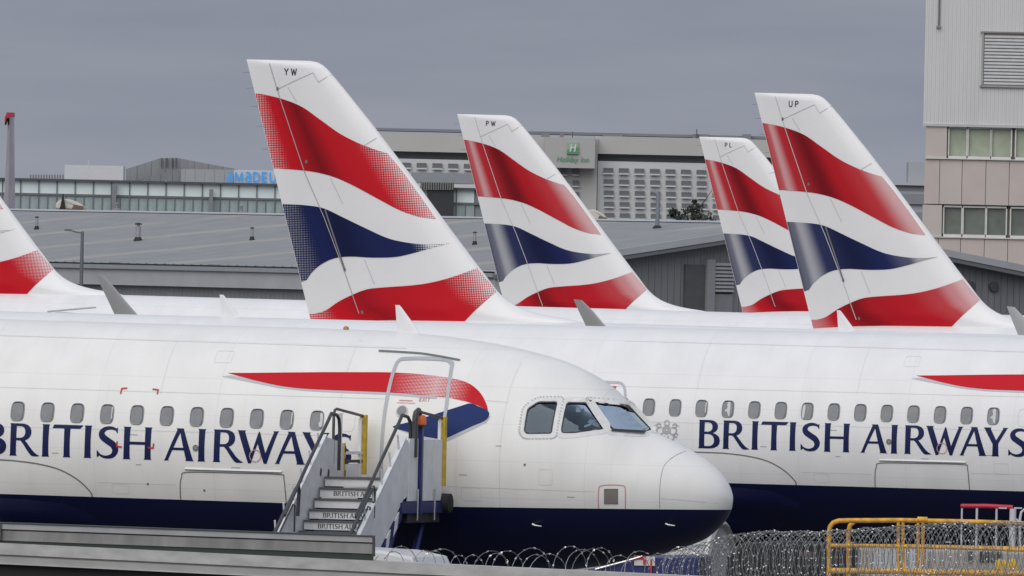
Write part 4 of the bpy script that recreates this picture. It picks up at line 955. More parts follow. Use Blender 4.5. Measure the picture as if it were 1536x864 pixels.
for r in range(4):
    for px in (846, 863.5): hwin(px, 257.5+r*17, 9, 8, 2.2)
sb = hb('sign_board', 817, 893, 206.5, 252, mat('sign grey', (.42, .415, .40), .7, var=.03), -3, 3)
GRN = mat('sign green', (.10, .30, .14), .5); GRN2 = mat('sign light green', (.30, .42, .30), .5)
x, z = plocal(859, 222.5); s = 8.8*KT
o = MB().box(x-s, x+s, -3.4, -3.05, z-s, z+s).build('logo_panel', GRN2, sb)
MB().prism([(x-s, z-s), (x+s, z-s), (x+s, z+s*.2), (x-s, z-s*.3)], -3.6, -3.45, 'y').build('logo_base', GRN, sb)
hp = [[(x-.55*s, z-.6*s), (x-.25*s, z-.6*s), (x-.05*s, z+.7*s), (x-.35*s, z+.7*s)], [(x+.15*s, z-.6*s), (x+.45*s, z-.6*s), (x+.65*s, z+.7*s), (x+.35*s, z+.7*s)], [(x-.4*s, z-.05*s), (x+.5*s, z+.05*s), (x+.5*s, z+.28*s), (x-.4*s, z+.2*s)]]
vs, fs = fill2d(hp); obj('logo_letter', mesh('logo_letter', [(a, -3.75, b) for a, b in vs], fs, mat('sign white', (.6, .62, .58), .5)), sb)
cu = bpy.data.curves.new('sign_text', 'FONT'); cu.body = 'Holiday Inn'; cu.size = 10.5*KT; cu.shear = .25; cu.align_x = 'CENTER'; cu.offset = .02
to = bpy.data.objects.new('tmp', cu); COL.objects.link(to); dg = bpy.context.evaluated_depsgraph_get(); tm = bpy.data.meshes.new_from_object(to.evaluated_get(dg)); bpy.data.objects.remove(to)
tm.materials.clear(); tm.materials.append(GRN); x, z = plocal(858.5, 242.5)
obj('sign_text', tm, sb, (x, -3.3, z), (math.pi/2, 0, 0))
# far grey block between fin UP and the office block
YT = 3000.0; KT = YT/FPX
fb = thing('distant_block', 'distant pale grey block seen left of the office block', 'building', (0, YT, 0))
tblock('upper_storey', 1364, 1392, 243, 275, mat('distant wall', (.36, .37, .39), .8), 6, 20, fb); tblock('roof_slab', 1340, 1395, 274, 278, mat('distant slab', (.43, .44, .45), .8), 0, 20, fb)
tblock('window_band', 1342, 1395, 278.5, 287, mat('distant band', (.22, .23, .25), .6), 1, 20, fb); tblock('wall', 1340, 1395, 287, 420, mat('distant wall', (.36, .37, .39), .8), 1, 20, fb)
tblock('window_band', 1342, 1395, 291, 306, mat('distant band', (.22, .23, .25), .6), .3, .95, fb); tblock('window_band', 1342, 1395, 318, 334, mat('distant band', (.22, .23, .25), .6), .3, .95, fb)
# ---------------------------------------------------------------- office block on the right
YB = 650.0; e = at(1389, 100, YB); BA = math.radians(-6)
off_ = thing('office_block', 'beige panelled office block with ribbed grey top storey at right', 'building', (e.x, YB, 0), (0, 0, BA))
KB = YB/FPX
def bz(py): return at(1450, py, YB).z
def bx_(px): return (px-1389)*KB/math.cos(BA)
BEIGE = mat('beige panel', (.52, .465, .42), .75, var=.05, scale=1.1); BEI2 = mat('beige panel warmer', (.53, .46, .42), .75, var=.05, scale=1.3)
RIBB = corrugated('ribbed grey cladding', (.62, .615, .60), .16, axis=0, depth=.025, var=.06); JOINT = mat('panel joint', (.25, .225, .21), .8)
BW = bx_(1700)
MB().box(.12, BW, .35, 14, 0, bz(-60)).build('core', JOINT, off_)
MB().box(-.06, BW, 0, .34, bz(187), bz(-60)).build('ribbed_cladding', RIBB, off_)
MB().box(-.08, BW, -.06, .0-.002, bz(190.5), bz(186.5)).build('drip_edge', mat('drip edge', (.48, .48, .47), .6), off_)
OG1 = mat('green tinted glazing', (.37, .41, .31), .15, var=.18, scale=1.5, coat=.4); OG2 = mat('dark green glazing', (.15, .165, .145), .15, var=.25, scale=1.2, coat=.4); OFR = mat('white window frame', (.60, .59, .56), .5, var=.08, scale=3)
for b, (y0, y1, gm) in enumerate(((191, 237.5, OG1), (309.5, 355, OG2))):
    xs = [(1426, 1451), (1455, 1486.5), (1490, 1517.5), (1526, 1552), (1556, 1586), (1590, 1618)]
    z0, z1 = bz(y1), bz(y0); dx = -5 if b else 0
    MB().box(bx_(1391+dx*.5), bx_(1422.5+dx), .02, .3, z0-.01, z1+.03).build('wall_panel', BEIGE, off_)
    for i, (a, c) in enumerate(xs):
        a += dx; c += dx
        w_ = MB().box(bx_(a), bx_(c), .26, .32, z0+.1, z1-.06).build('window', gm, off_)
        for q in (a-2, c+.4): MB().box(bx_(q), bx_(q+2), .10, .33, z0+.1, z1-.06).build('mullion', OFR, w_)
        MB().box(bx_(a)-.03, bx_(c)+.03, .08, .33, z0-.02, z0+.09).build('sill', OFR, w_); MB().box(bx_(a)-.03, bx_(c)+.03, .10, .33, z1-.05, z1+.02).build('head', OFR, w_)
for (y0, y1) in ((239.5, 307), (357.5, 420)):
    js = [1390, 1413, 1446.5, 1482, 1517, 1552, 1587, 1622, 1657]
    for i in range(len(js)-1):
        MB().box(bx_(js[i]+.35), bx_(js[i+1]-.35), .0, .3, bz(y1), bz(y0)).build('wall_panel', BEI2 if (i+int(y0)) % 2 else BEIGE, off_, bevel=.012)
MB().box(bx_(1391), BW, -.10, .34, bz(239.3), bz(237.8)).build('string_course', OFR, off_); MB().box(bx_(1391), BW, -.08, .34, bz(357.3), bz(355.6)).build('string_course', OFR, off_)
MB().box(0, BW, 0, .34, 0, bz(421)).build('ground_storey', BEIGE, off_)
# roller louvre high on the wall
MB().box(bx_(1474), bx_(1600), -.03, -.004, bz(127), bz(50)).build('louvre_back', mat('louvre back', (.33, .33, .33), .7), off_)
for k in range(15):
    z = bz(126)+k*(bz(51)-bz(126))/15; MB().prism([(-.09, z), (-.035, z+.07), (-.035, z+.10), (-.09, z+.045)], bx_(1476), bx_(1600), 'x').build('louvre_slat', mat('louvre grey', (.54, .54, .53), .6, var=.06), off_)
MB().box(bx_(1470), bx_(1600), -.14, -.005, bz(49), bz(46.5)).build('louvre_hood', JOINT, off_); MB().box(bx_(1472), bx_(1475), -.12, -.004, bz(129), bz(49)).build('louvre_jamb', mat('jamb', (.33, .33, .32), .6), off_); MB().box(bx_(1470), bx_(1600), -.12, -.005, bz(130), bz(127.2)).build('louvre_sill', mat('jamb', (.33, .33, .32), .6), off_)
MB().tube([(bx_(1407), -.06, bz(41)), (bx_(1407), -.06, bz(-50))], .04, 8).build('downpipe', mat('downpipe', (.15, .15, .15), .5), off_); MB().box(bx_(1403.5), bx_(1410), -.12, -.005, bz(43), bz(39.5)).build('pipe_outlet', JOINT, off_)
# ---------------------------------------------------------------- tree before the hotel
def make_tree(px, py, w_px, Y, lab):
    K = Y/FPX; b = at(px, py, Y); top = b.z; R = w_px*K/2
    t = thing('tree', lab, 'tree', (b.x, Y, 0)); H = top
    trunk = MB().tube([(0, 0, 0), (.1, 0, H*.4), (0, .1, H*.75), (.1, 0, H*.97)], [.32, .24, .14, .04], 8)
    L = []
    for k in range(9):
        a = k*2.4; z0 = H*(.55+.04*k); e = Vector((math.cos(a)*R*random.uniform(.5, .95), math.sin(a)*R*.8, z0+H*random.uniform(.06, .2))); trunk.tube([(0, 0, z0), e*.5+Vector((0, 0, z0*.5)), e], [.10, .06, .02], 5); L.append(e)
    trunk.build('trunk', mat('bark', (.06, .05, .04), .9), t)
    mb = MB(); rnd = random.Random(3)
    cl = [(Vector((rnd.uniform(-R, R)*.85, rnd.uniform(-R, R)*.7, H*(1-abs(rnd.gauss(.0, .16))-.06))), R*rnd.uniform(.14, .30)) for _ in range(34)]+[(Vector((.15*R, 0, H*.95)), R*.2), (Vector((.12*R, 0, H*.985)), R*.10)]
    for c, r in cl:
        for _ in range(70):
            d = Vector((rnd.gauss(0, 1), rnd.gauss(0, 1), rnd.gauss(0, .8))).normalized()*r*rnd.uniform(.4, 1.1); p = c+d
            u = Vector((rnd.gauss(0, 1), rnd.gauss(0, 1), rnd.gauss(0, 1))).normalized(); v = u.orthogonal().normalized(); s = rnd.uniform(.10, .2); b0 = len(mb.v)
            mb.v += [tuple(p-u*s), tuple(p+v*s*.55), tuple(p+u*s), tuple(p-v*s*.55)]; mb.f.append((b0, b0+1, b0+2, b0+3))
    obj('crown', mesh('crown', mb.v, mb.f, mat('dark foliage', (.035, .045, .030), .7, var=.4, scale=.8)), t)
make_tree(1038, 299, 74, 1500, 'dark leafy tree before the right part of the hotel')
# ---------------------------------------------------------------- boarding stairs at the forward door of the nearest airliner
def p1_world(x, y): v = rotz((x, y, 0), YAW); return (P1.location.x+v.x, P1.location.y+v.y, 0)
st = thing('boarding_stairs', 'white mobile boarding stairs with dark handrails at the nearest airliner door', 'boarding stairs', p1_world(-5.09, -4.2), (0, 0, YAW))
# local frame: x to the right, y towards the aircraft, z up; platform floor at 3.70
PZ = 3.70; RISE = .178; RUN = .26
SW = mat('stair white paint', (.74, .745, .75), .45, var=.12, scale=3.5); SWG = mat('stair riser', (.66, .66, .66), .5, var=.14, scale=4); TREAD = mat('tread nosing', (.09, .09, .09), .7)
HR = mat('black rubber handrail', (.045, .046, .048), .45, var=.15); SB = mat('stair navy paint', (.015, .028, .13), .45, var=.15, scale=5); YEL = mat('bumper yellow', (.62, .42, .03), .6, var=.25, scale=6); DRK = mat('stair dark parts', (.03, .03, .032), .6)
BLK = mat('riser lettering black', (.03, .03, .035), .6)
stp = MB().box(-.64, .64, -RUN*.5, .0, -RISE+.02, -.03).mesh('step', SWG); nos = MB().box(-.645, .645, -RUN*.5-.03, .02, -.03, 0).mesh('nosing', TREAD)
for k in range(20):
    o = obj('step', stp, st, (0, -.0-k*RUN, PZ-k*RISE)); obj('nosing', nos, o)
    if k in (1, 3, 4, 6, 8):
        sol = []; hol = []
        for ch, s_, h_ in text_polys(0, 0, .078): sol += [[(p[0]-.40, p[1]-.135) for p in q] for q in s_]; hol += [[(p[0]-.40, p[1]-.135) for p in q] for q in h_]
        vs, fs = fill2d(sol, hol); obj('riser_lettering', mesh('riser_lettering', [(a, -RUN*.5-.004, b) for a, b in vs], fs, BLK), o)
SL = RISE/RUN
def zl(y): return PZ+y*SL if y < 0 else PZ
for sx_ in (-1, 1):
    x = sx_*.70
    poly = [(.95, PZ+.54), (.0, PZ+.66), (-5.1, zl(-5.1)+.62), (-5.1, zl(-5.1)-.02), (-.1, PZ-.30), (.95, PZ-.30)] if sx_ < 0 else [(.12, PZ+.62), (-.05, PZ+.66), (-5.1, zl(-5.1)+.62), (-5.1, zl(-5.1)-.30), (-.1, PZ-.36), (.12, PZ-.30)]
    sp = MB().prism(poly, x-.022, x+.022, 'x').build('side_panel', SW, st, bevel=.006)
    if sx_ < 0:
        for y, z in ((-.28, .12), (.12, .10)): MB().prism([(y-.035, PZ+z-.09), (y+.0, PZ+z-.11), (y+.035, PZ+z-.02), (y, PZ+z+.02)], -.676, -.66, 'x').build('hand_hole', DRK, sp)
    # top channel carrying the balusters
    MB().prism([(-.02, PZ+.70), (-5.1, zl(-5.1)+.66), (-5.1, zl(-5.1)+.625), (-.02, PZ+.665)], x-.035, x+.035, 'x').build('panel_cap', SW, st)
    # upper and lower handrail lengths that overlap half way
    xi = -.585 if sx_ < 0 else .655
    MB().tube([(xi, -2.35, zl(-2.35)+.98), (xi, -1.2, zl(-1.2)+1.05), (xi, -.22, zl(-.22)+1.07), (xi, -.05, PZ+1.05), (xi, .25, PZ+1.02), (xi, .36, PZ+.95), (xi, .40, PZ+.80), (xi, .40, PZ+.1)], .029, 8).build('handrail', HR, st, smooth=True)
    xo = -.61 if sx_ < 0 else .70
    MB().tube([(xo, -5.15, zl(-5.15)+.98), (xo, -3.0, zl(-3.0)+.98), (xo, -1.75, zl(-1.75)+.99), (xo, -1.60, zl(-1.60)+.96), (xo, -1.56, zl(-1.6)+.86), (xo, -1.60, zl(-1.6)+.45)], .031, 8).build('handrail', HR, st, smooth=True)
    MB().tube([(xo, -5.0, zl(-5.0)+.80), (xo, -3.0, zl(-3.0)+.80), (xo, -1.86, zl(-1.86)+.82), (xo, -1.76, zl(-1.76)+.74), (xo, -1.76, zl(-1.76)+.3)], .016, 6).build('inner_rail', HR, st, smooth=True)
    for k in range(12):
        y = -.3-k*.42; MB().tube([(x, y, zl(y)+.60), (x, y-.10, zl(y-.1)+1.0)], .017, 6).build('baluster', SW, st)
    # platform guard: top rail, posts, yellow bumper post
    MB().tube([(x, .42, PZ+.2), (x, .42, PZ+1.02), (x, .47, PZ+1.10), (x, .56, PZ+1.12), (x, 1.95, PZ+1.00)], .024, 8).build('platform_rail', HR, st, smooth=True)
    for y in (.78, 1.82): MB().box(x-.025, x+.025, y-.025, y+.025, PZ-.1, PZ+1.07-(y-.5)*.085).build('platform_post', SW, st)
    yp = MB().box(x-.055, x+.055, 1.93, 2.05, PZ+.02 if sx_ < 0 else PZ-.14, PZ+1.02).build('bumper_post', YEL, st, bevel=.01)
    for z in (.12, .38, .62, .86): MB().box(x-.058, x+.0, 1.91, 1.929, PZ+z, PZ+z+.06).build('bolt_plate', DRK, yp)
for z in (.22, .36): MB().box(-.72, -.68, .95, 1.95, PZ+z, PZ+z+.05).build('gate_bar', SW if z > .3 else DRK, st)
MB().box(-.715, -.685, .98, 1.9, PZ-.1, PZ+.20).build('kick_plate', SW, st)
cb = MB().box(-.705, -.665, .93, .98, PZ-.1, PZ+.55).build('hazard_post', YEL, st)
for k in range(3): MB().box(-.66, -.655, .935, .975, PZ+k*.2, PZ+k*.2+.1).build('hazard_band', DRK, cb)
MB().box(.69, .73, .16, .62, PZ-.38, PZ+.66).build('platform_panel', SW, st, bevel=.006); MB().box(.69, .73, .78, 1.9, PZ-.38, PZ+.64).build('platform_panel', SW, st, bevel=.006)
bp_ = MB().box(.70, .78, .66, .74, PZ-.62, PZ+.86).build('beacon_post', SB, st)
MB().box(.66, .82, .60, .80, PZ+.86, PZ+.89).build('lamp_base', DRK, bp_)
MB().lathe([(.085, 0), (.09, .09), (.075, .15), (.03, .165)], 16, 'z', (.74, .70, PZ+.892)).build('beacon_lens', mat('orange lamp lens', (.85, .17, .015), .25, var=.05, coat=.5), bp_, smooth=True)
MB().tube([(.72, .45, PZ+.35), (.72, .45, PZ+1.0), (.72, .50, PZ+1.10), (.72, .60, PZ+1.13), (.72, .68, PZ+1.08)], .05, 8).build('lamp_hood', HR, st, smooth=True)
MB().box(-.66, .66, .02, 1.98, PZ-.07, PZ-.02).build('platform_floor', TREAD, st)
MB().box(-.62, .76, -.25, 2.0, PZ-.58, PZ-.40).build('platform_frame', SB, st); MB().box(-.5, .70, .2, 1.9, PZ-.74, PZ-.585).build('under_frame', DRK, st)
for y in (.55, 1.45): MB().tube([(.76, y, PZ-.7), (.76, y, PZ-.18)], .018, 6).build('lock_pin', METAL, st)
MB().lathe([(.10, -.74), (.16, -.73), (.16, .86), (.10, .87)], 16, 'x', (0, 2.0, PZ-.42)).build('bumper_roller', RUBBER, st, smooth=True)
# navy and white hazard edge under the right-hand side panel
for k in range(24):
    y0 = -.12-k*.21; y1 = y0-.21
    MB().prism([(y0, zl(y0)-.33), (y1, zl(y1)-.33), (y1-.09, zl(y1)-.60), (y0-.09, zl(y0)-.60)], .66, .735, 'x').build('edge_stripe', SB if k % 2 == 0 else SW, st)
MB().prism([(-.2, PZ-.62), (-5.2, zl(-5.2)-.62), (-5.2, zl(-5.2)-.8), (-.2, PZ-.8)], -.66, .655, 'x').build('stringer', SB, st)
for x in (-.5, .5):
    MB().tube([(x, .2, PZ-.7), (x, -1.6, .8)], .07, 8).build('strut', SB, st); MB().tube([(x, 1.6, PZ-.7), (x, .2, .8)], .06, 8).build('strut', SB, st)
MB().box(-.85, .85, -5.6, .8, .45, .8).build('chassis', SB, st)
for x in (-.85, .85):
    for y in (-4.6, -.2): MB().lathe([(.2, -.11), (.36, -.11), (.38, 0), (.36, .11), (.2, .11)], 20, 'x', (x, y, .38)).build('wheel', RUBBER, st, smooth=True)
# ---------------------------------------------------------------- white service van roof right of the stairs
a = at(570, 823, 258); b = at(660, 829, 258); ztop = a.z
van = thing('service_van', 'low white van roof showing over the wall beside the stairs', 'van', ((a.x+b.x)/2-.9, 258, 0), (0, 0, math.radians(-18)))
L = (b.x-a.x)/2+.95; VW = mat('van white', (.62, .62, .62), .35, var=.05, coat=.4)
MB().prism([(-L, .5), (L+.3, .5), (L+.3, 1.2), (L*.97, ztop-.32), (L*.90, ztop-.10), (L*.55, ztop-.01), (-L, ztop+.05)], -.9, .9, 'y').build('body', VW, van, bevel=.05)
MB().prism([(-L*.6, ztop-.42), (L*.95, ztop-.46), (L*.95, ztop-.36), (-L*.6, ztop-.30)], -.93, -.902, 'y').build('window_band', DRK, van)
for i in range(3): MB().box(-L*.3+i*.7, -L*.3+i*.7+.25, -.945, -.931, ztop-.46, ztop-.30).build('pillar', VW, van)
for x in (-L*.6, L*.6):
    for y in (-.85, .85): MB().lathe([(.2, -.1), (.33, -.1), (.33, .1), (.2, .1)], 18, 'y', (x, y, .33)).build('wheel', RUBBER, van, smooth=True)
# ---------------------------------------------------------------- blue tow tractor below the nose
a = at(905, 846, 263); c = at(1040, 846, 263)
tug = thing('tow_tractor', 'dark blue tow tractor with red and white marker under the nose', 'tow tractor', (a.x, 263, 0), (0, 0, math.radians(-8)))
TB = mat('tractor blue', (.012, .02, .12), .4, var=.1, coat=.2); L = c.x-a.x; h = at(960, 842, 263).z
MB().prism([(-.2, .3), (L+.2, .3), (L+.2, h+.13), (L*.55, h+.10), (L*.35, h), (-.2, h-.14)], -.9, .9, 'y').build('body', TB, tug, bevel=.03)
m = MB().box(L*.43, L*.66, -.93, -.902, h-.05, h+.10).build('marker_board', mat('marker white', (.6, .58, .56), .5), tug)
MB().box(L*.43, L*.56, -.945, -.932, h+.05, h+.11).build('marker_red', REDP, m); MB().box(L*.53, L*.56, -.95, -.946, h-.03, h+.10).build('marker_red', REDP, m); MB().box(L*.61, L*.63, -.945, -.932, h-.6, h+.06).build('marker_red', REDP, m)
MB().tube([(L*.0, -.95, h-.13), (L*.35, -.95, h+.02), (L*.52, -.95, h+.10)], .018, 6).build('edge_rail', METAL, tug)
for x in (.1, L-.1):
    for y in (-.85, .85): MB().lathe([(.2, -.14), (.42, -.14), (.42, .14), (.2, .14)], 20, 'y', (x, y, .42)).build('wheel', RUBBER, tug, smooth=True)
# ---------------------------------------------------------------- boundary wall with coping and steel beam
WY = lambda px: 232.0-(px/1000.0)*7.2            # the wall comes nearer towards the right
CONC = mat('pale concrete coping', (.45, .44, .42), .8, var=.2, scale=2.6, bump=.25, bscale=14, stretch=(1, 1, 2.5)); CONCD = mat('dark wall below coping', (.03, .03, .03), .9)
def along(pts, depth, name, m, parent, y_off=0.0):
    """bar that follows the wall line: pts = [(px, y_top, y_bottom)] in photo pixels"""
    V = []; Fc = []
    for px, yt, yb in pts:
        t_ = at(px, yt, WY(px)+y_off); b_ = at(px, yb, WY(px)+y_off)
        V += [tuple(t_), tuple(b_), (b_.x, b_.y+depth, b_.z), (t_.x, t_.y+depth, t_.z)]
    for i in range(len(pts)-1):
        for j in range(4): Fc.append((i*4+j, i*4+(j+1) % 4, i*4+4+(j+1) % 4, i*4+4+j))
    Fc.append((3, 2, 1, 0)); n = len(pts)*4; Fc.append((n-4, n-3, n-2, n-1))
    me = mesh(name, V, Fc, m); bm = bmesh.new(); bm.from_mesh(me); bmesh.ops.recalc_face_normals(bm, faces=bm.faces); bm.to_mesh(me); bm.free()
    return obj(name, me, parent)
wall = thing('boundary_wall', 'long pale concrete wall with stepped coping along the bottom edge', 'wall')
PX = [-120, 100, 300, 500, 700, 900, 1100, 1300, 1660]
cy = lambda px: 814.5+px*.0478
along([(p, cy(p), cy(p)+17) for p in PX], .55, 'coping', CONC, wall)
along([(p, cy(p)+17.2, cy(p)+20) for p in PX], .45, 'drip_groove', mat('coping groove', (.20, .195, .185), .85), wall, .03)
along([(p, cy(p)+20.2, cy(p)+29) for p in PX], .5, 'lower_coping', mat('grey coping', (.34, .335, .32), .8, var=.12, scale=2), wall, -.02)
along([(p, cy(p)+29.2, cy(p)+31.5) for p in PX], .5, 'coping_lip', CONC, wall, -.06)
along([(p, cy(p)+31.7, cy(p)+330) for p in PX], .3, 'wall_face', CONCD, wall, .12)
beam = thing('steel_beam', 'weathered grey steel beam lying along the top of the wall', 'beam')
ST_ = mat('weathered steel', (.27, .262, .25), .55, .15, var=.28, scale=1.5, bump=.15, stretch=(2.5, 1, .7)); STL = mat('galvanised top', (.42, .42, .415), .45, .2, var=.15, scale=2); 
BX = [-120, 60, 180, 300, 420, 560]; by = lambda px: 783.5+px*.0362
along([(p, by(p), by(p)+1.6) for p in BX], .42, 'top_lip', mat('dark lip', (.06, .06, .06), .7), beam, .10)
along([(p, by(p)+1.8, by(p)+10) for p in BX], .40, 'top_flange', STL, beam, .12)
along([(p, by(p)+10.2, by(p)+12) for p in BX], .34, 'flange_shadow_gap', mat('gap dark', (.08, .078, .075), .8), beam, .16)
along([(p, by(p)+12.2, by(p)+27) for p in BX], .38, 'web', ST_, beam, .14)
along([(p, by(p)+27.2, cy(p)-.2) for p in BX], .3, 'packing', mat('dark green packing', (.035, .045, .04), .8), beam, .16)
along([(558.5, by(558), by(558)+31), (562.5, by(562), by(562)+31)], .46, 'end_plate', mat('dark lip', (.06, .06, .06), .7), beam, .085)
along([(-3, by(0)+2, by(0)+26), (1.8, by(0)+2, by(0)+26)], .44, 'joint_plate', mat('gap dark', (.08, .078, .075), .8), beam, .085)
# ---------------------------------------------------------------- razor wire
WIRE = mat('galvanised razor wire', (.27, .268, .26), .45, .4, var=.3, scale=8); BARB = mat('razor barb', (.62, .62, .60), .25, .5)
def coil(path, r, pitch, name, lab, hands=(1,), jit=.04, barb=.10, seed=1, wr=.007, tilt=(1.35, .3), bs=1.0):
    rnd = random.Random(seed); root = thing(name, lab, 'razor wire', tuple(path(0.0)))
    org = Vector(path(0.0)); N_ = 200; P = [Vector(path(i/N_)) for i in range(N_+1)]; Lg = sum((P[i+1]-P[i]).length for i in range(N_))
    turns = Lg/pitch; mb = MB(); bb = MB()
    for hd in hands:
        ph = rnd.uniform(0, 6.28) if hd > 0 else .9; n = int(turns*26); pts = []; j1 = j2 = 0.0
        for i in range(n+1):
            t_ = i/n; a = hd*2*math.pi*turns*t_+ph; c = Vector(path(t_)); d = (Vector(path(min(t_+.002, 1)))-Vector(path(max(t_-.002, 0)))).normalized()
            u = Vector((0, 0, 1)); s = d.cross(u).normalized(); tl = tilt[0] if hd > 0 else tilt[1]; s = s*math.cos(tl)+d*(hd*math.sin(tl))
            w0 = turns*t_; j1 = jit*(math.sin(w0*2.1+seed)+.7*math.sin(w0*5.3+hd)); j2 = jit*(math.sin(w0*1.7+2*seed)+.8*math.sin(w0*3.9+3))
            rr = r(t_)*(1+j1*.6); sk = j2*.35
            pts.append(c+u*(rr*math.sin(a))+s*(rr*math.cos(a))+d*sk-org)
        mb.tube(pts, wr, 4)
        acc = 0.0
        for i in range(1, len(pts)):
            acc += (pts[i]-pts[i-1]).length
            if acc >= barb:
                acc = 0; p = pts[i]; d = (pts[i]-pts[i-1]).normalized(); q = d.orthogonal().normalized(); q.rotate(Matrix.Rotation(rnd.uniform(0, 6.3), 3, d)); w_ = d.cross(q)
                b0 = len(bb.v); b1, b2 = .022*bs, .015*bs; bb.v += [tuple(p-d*b1+q*b2), tuple(p+d*b1-q*b2), tuple(p-d*b1-q*b2), tuple(p+d*b1+q*b2), tuple(p+w_*b2), tuple(p-w_*b2)]
                bb.f += [(b0, b0+4, b0+1), (b0, b0+1, b0+5), (b0+2, b0+4, b0+3), (b0+2, b0+3, b0+5)]
    mb.build('wire', WIRE, root); tag(obj('barbs', mesh('barbs', bb.v, bb.f, BARB), root), kind='stuff')
    return root
def path_wall(t_):
    px = 572+t_*490; y = [(0, 852), (.25, 858), (.5, 866), (.62, 861), (.78, 862), (1, 860)]
    for (a, ya), (b, yb) in zip(y, y[1:]):
        if t_ <= b: yy = ya+(yb-ya)*(t_-a)/(b-a); break
    else: yy = y[-1][1]
    return at(px, yy, WY(px)+.75)
coil(path_wall, lambda t_: .27+.05*t_+.08*max(0, math.sin((t_-.35)*9)), .235, 'razor_wire', 'sparse open razor wire loops trailing along the wall coping', hands=(-1,), seed=4, jit=.22, barb=.16, wr=.0045)
def path_right(t_):
    px = 1022+t_*560; y = [(0, 868), (.05, 862), (.12, 849), (.22, 842), (.35, 843), (.5, 838), (.68, 832), (.74, 829), (.80, 833), (.86, 829), (1, 829)]
    for (a, ya), (b, yb) in zip(y, y[1:]):
        if t_ <= b: yy = ya+(yb-ya)*(t_-a)/(b-a); break
    else: yy = y[-1][1]
    return at(px, yy, 226.5-t_*5.0)
coil(path_right, lambda t_: .42, .10, 'razor_wire', 'dense razor wire coil bulging across the lower right corner', hands=(1, -1), seed=9, jit=.05, barb=.10, wr=.0038, tilt=(1.35, .25), bs=.7)
# ---------------------------------------------------------------- yellow access platform behind the wire
YY = 238.0
def q(px, py, dy=0): return at(px, py, YY+dy)
plat = thing('access_platform', 'yellow tubular guard-rail platform behind the dense razor wire', 'platform')
YR = mat('yellow rail paint', (.66, .34, .03), .5, var=.38, scale=11)
def yt(name, pts, r=.037, dy=0): return MB().tube([q(a, b, dy) for a, b in pts], r, 10).build(name, YR, plat, smooth=True)
yt('top_rail', [(1243.5, 900), (1243.5, 800), (1245, 790), (1250, 784), (1258, 781.2), (1272, 780.8), (1350, 780.5), (1400, 781.5), (1470, 783), (1600, 788)])
yt('end_post', [(1272.5, 900), (1272.5, 797), (1275, 788), (1281, 783)], .034, .6)
yt('mid_rail', [(1243.5, 818.5), (1300, 818.5), (1400, 820.5), (1600, 827)], .030)
yt('mid_rail', [(1272, 818.5), (1350, 818), (1540, 822)], .022, .6)
for px in (1347.5, 1354.5): yt('post', [(px, 783), (px, 840), (px+1, 852), (px+6, 860), (px+10, 900)], .026)
for px in (1377, 1384.5): yt('post', [(px, 783), (px, 840), (px-1, 852), (px-5, 860), (px-10, 900)], .026)
yt('rail_joint', [(1376, 779.4), (1391, 779.8)], .045)
yt('toe_rail', [(1243.5, 856), (1350, 857), (1600, 862)], .045)
a = q(1236, 864); b = q(1600, 870)
MB().box(a.x, b.x, YY-.3, YY+1.6, a.z-.35, a.z-.05).build('deck', mat('deck grey', (.30, .30, .29), .7, var=.15), plat)
for x in (a.x+.4, b.x-.4):
    for y in (YY, YY+1.3): MB().box(x-.06, x+.06, y-.06, y+.06, 0, a.z-.36).build('leg', YR, plat)
for px in (1501, 1519):
    o = q(px, 847, -.5); MB().lathe([(.02, -.05), (.085, -.04), (.09, .02), (.07, .06)], 16, 'y', tuple(o)).build('warning_lamp', mat('amber lamp', (.72, .45, .03), .35, var=.2, scale=9), plat, smooth=True)
# grey loader with dark slots, and the red-topped frame
YL = 252.0
def q2(px, py): return at(px, py, YL)
ld = thing('cargo_loader', 'grey and beige cargo loader body half hidden by the wire', 'loader', (q2(1290, 860).x, YL, 0))
w0 = q2(1290, 860); ztop = q2(1400, 826).z; LL_ = q2(1560, 860).x-w0.x; pm_ = FPX/YL
MB().box(0, LL_, 0, 2.0, .5, ztop).build('body', mat('loader beige', (.36, .33, .30), .6, var=.14, scale=1.8), ld, bevel=.03)
MB().box(.2, 1.05, -.06, -.003, .7, ztop-.02).build('side_panel', mat('loader grey', (.44, .45, .46), .5, var=.1, scale=3), ld)
for px in (1455, 1472, 1480, 1489, 1498):
    x = q2(px, 860).x-w0.x; MB().box(x-.032, x+.032, -.03, -.003, q2(px, 843).z, q2(px, 827).z).build('slot', DRK, ld)
for x in (.7, LL_-.7): MB().lathe([(.2, -.12), (.42, -.12), (.42, .12), (.2, .12)], 18, 'y', (x, .1, .42)).build('wheel', RUBBER, ld, smooth=True)
fr = thing('red_topped_frame', 'white service frame with a red padded top bar at lower right', 'frame', (q2(1440, 860).x, YL+3, 0))
def q3(px, py): p = at(px, py, YL+3); return (p.x-fr.location.x, 0, p.z)
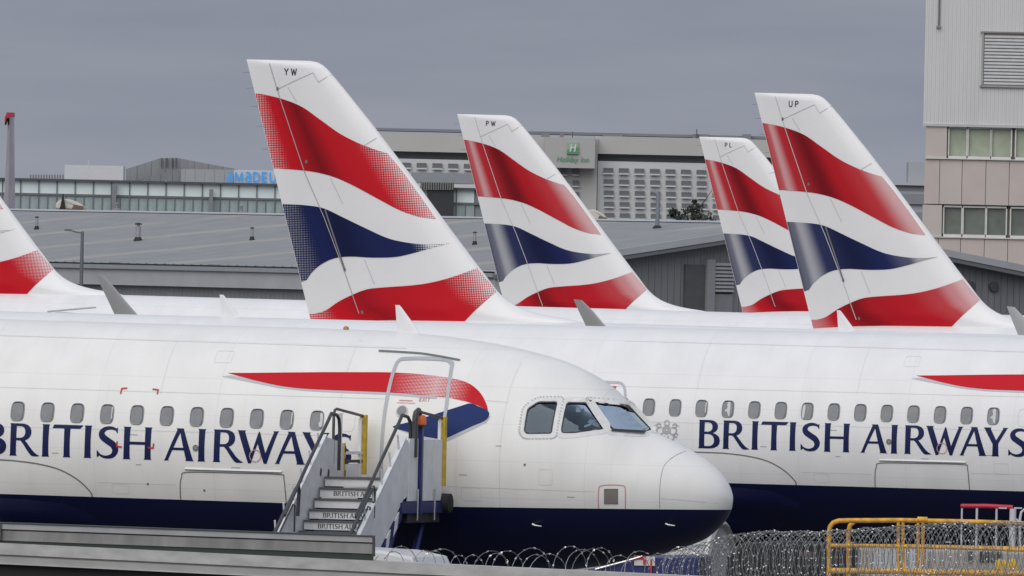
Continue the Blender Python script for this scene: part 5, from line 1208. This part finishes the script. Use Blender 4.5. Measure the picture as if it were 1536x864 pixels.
MB().tube([q3(1441, 759), q3(1480, 759), q3(1519, 761)], .036, 10).build('top_bar', mat('red padding', (.50, .03, .05), .5, var=.12, scale=4), fr, smooth=True)
FW = mat('frame white', (.55, .55, .56), .4, var=.08)
for px, r in ((1443, .015), (1465.5, .02), (1495, .018)):
    a_ = q3(px, 762); MB().tube([a_, (a_[0], 0, 0)], r, 8).build('post', FW, fr)
MB().tube([q3(1519.5, 763), (q3(1519.5, 763)[0], 0, 0)], .055, 10).build('main_post', FW, fr, smooth=True)
MB().tube([q3(1516, 795), q3(1516, 780), q3(1520, 777), q3(1526, 780), q3(1529, 786)], .018, 8).build('hose', FW, fr, smooth=True)
MB().tube([(q3(1530, 830)[0], 0, q3(1530, 830)[2]), q3(1530, 778), q3(1532, 768), q3(1538, 763), q3(1548, 762)], .022, 8).build('hoop', FW, fr, smooth=True)
MB().box(q3(1498, 760)[0], q3(1510, 760)[0], -.05, -.04, q3(1500, 763)[2], q3(1500, 761)[2]).build('tape', FW, fr); MB().box(q3(1521, 760)[0], q3(1533, 760)[0], -.03, .03, q3(1525, 763)[2], q3(1525, 761)[2]).build('arm', FW, fr)

# wheeled dark filler added to blacken the gap behind the wire
a = at(1092, 830, 262); b = at(1300, 830, 262)
gp = thing('dark_filler', 'black covered dark filler in shadow behind the dense wire', 'dark filler', (a.x, 262, 0))
GPB = mat('black cover', (.012, .012, .014), .7, var=.3, scale=3, bump=.3, bscale=6); L = b.x-a.x; h = at(1190, 812, 262).z
MB().prism([(0, .45), (L, .45), (L, h-.22), (L*.93, h-.05), (L*.5, h), (L*.12, h-.06), (0, h-.28)], 0, 1.5, 'y').build('cover', GPB, gp, bevel=.05)
for x in (L*.15, L*.85): MB().lathe([(.15, -.1), (.3, -.1), (.3, .1), (.15, .1)], 18, 'y', (x, .2, .3)).build('wheel', RUBBER, gp, smooth=True)
MB().box(L*.1, L*.9, .1, 1.4, .28, .44).build('chassis', DRK, gp)
for k in range(4): MB().box(L*.52+k*.07, L*.52+k*.07+.045, -.012, -.003, h-.24, h-.16).build('stencil', mat('dim stencil', (.12, .09, .09), .7), gp)
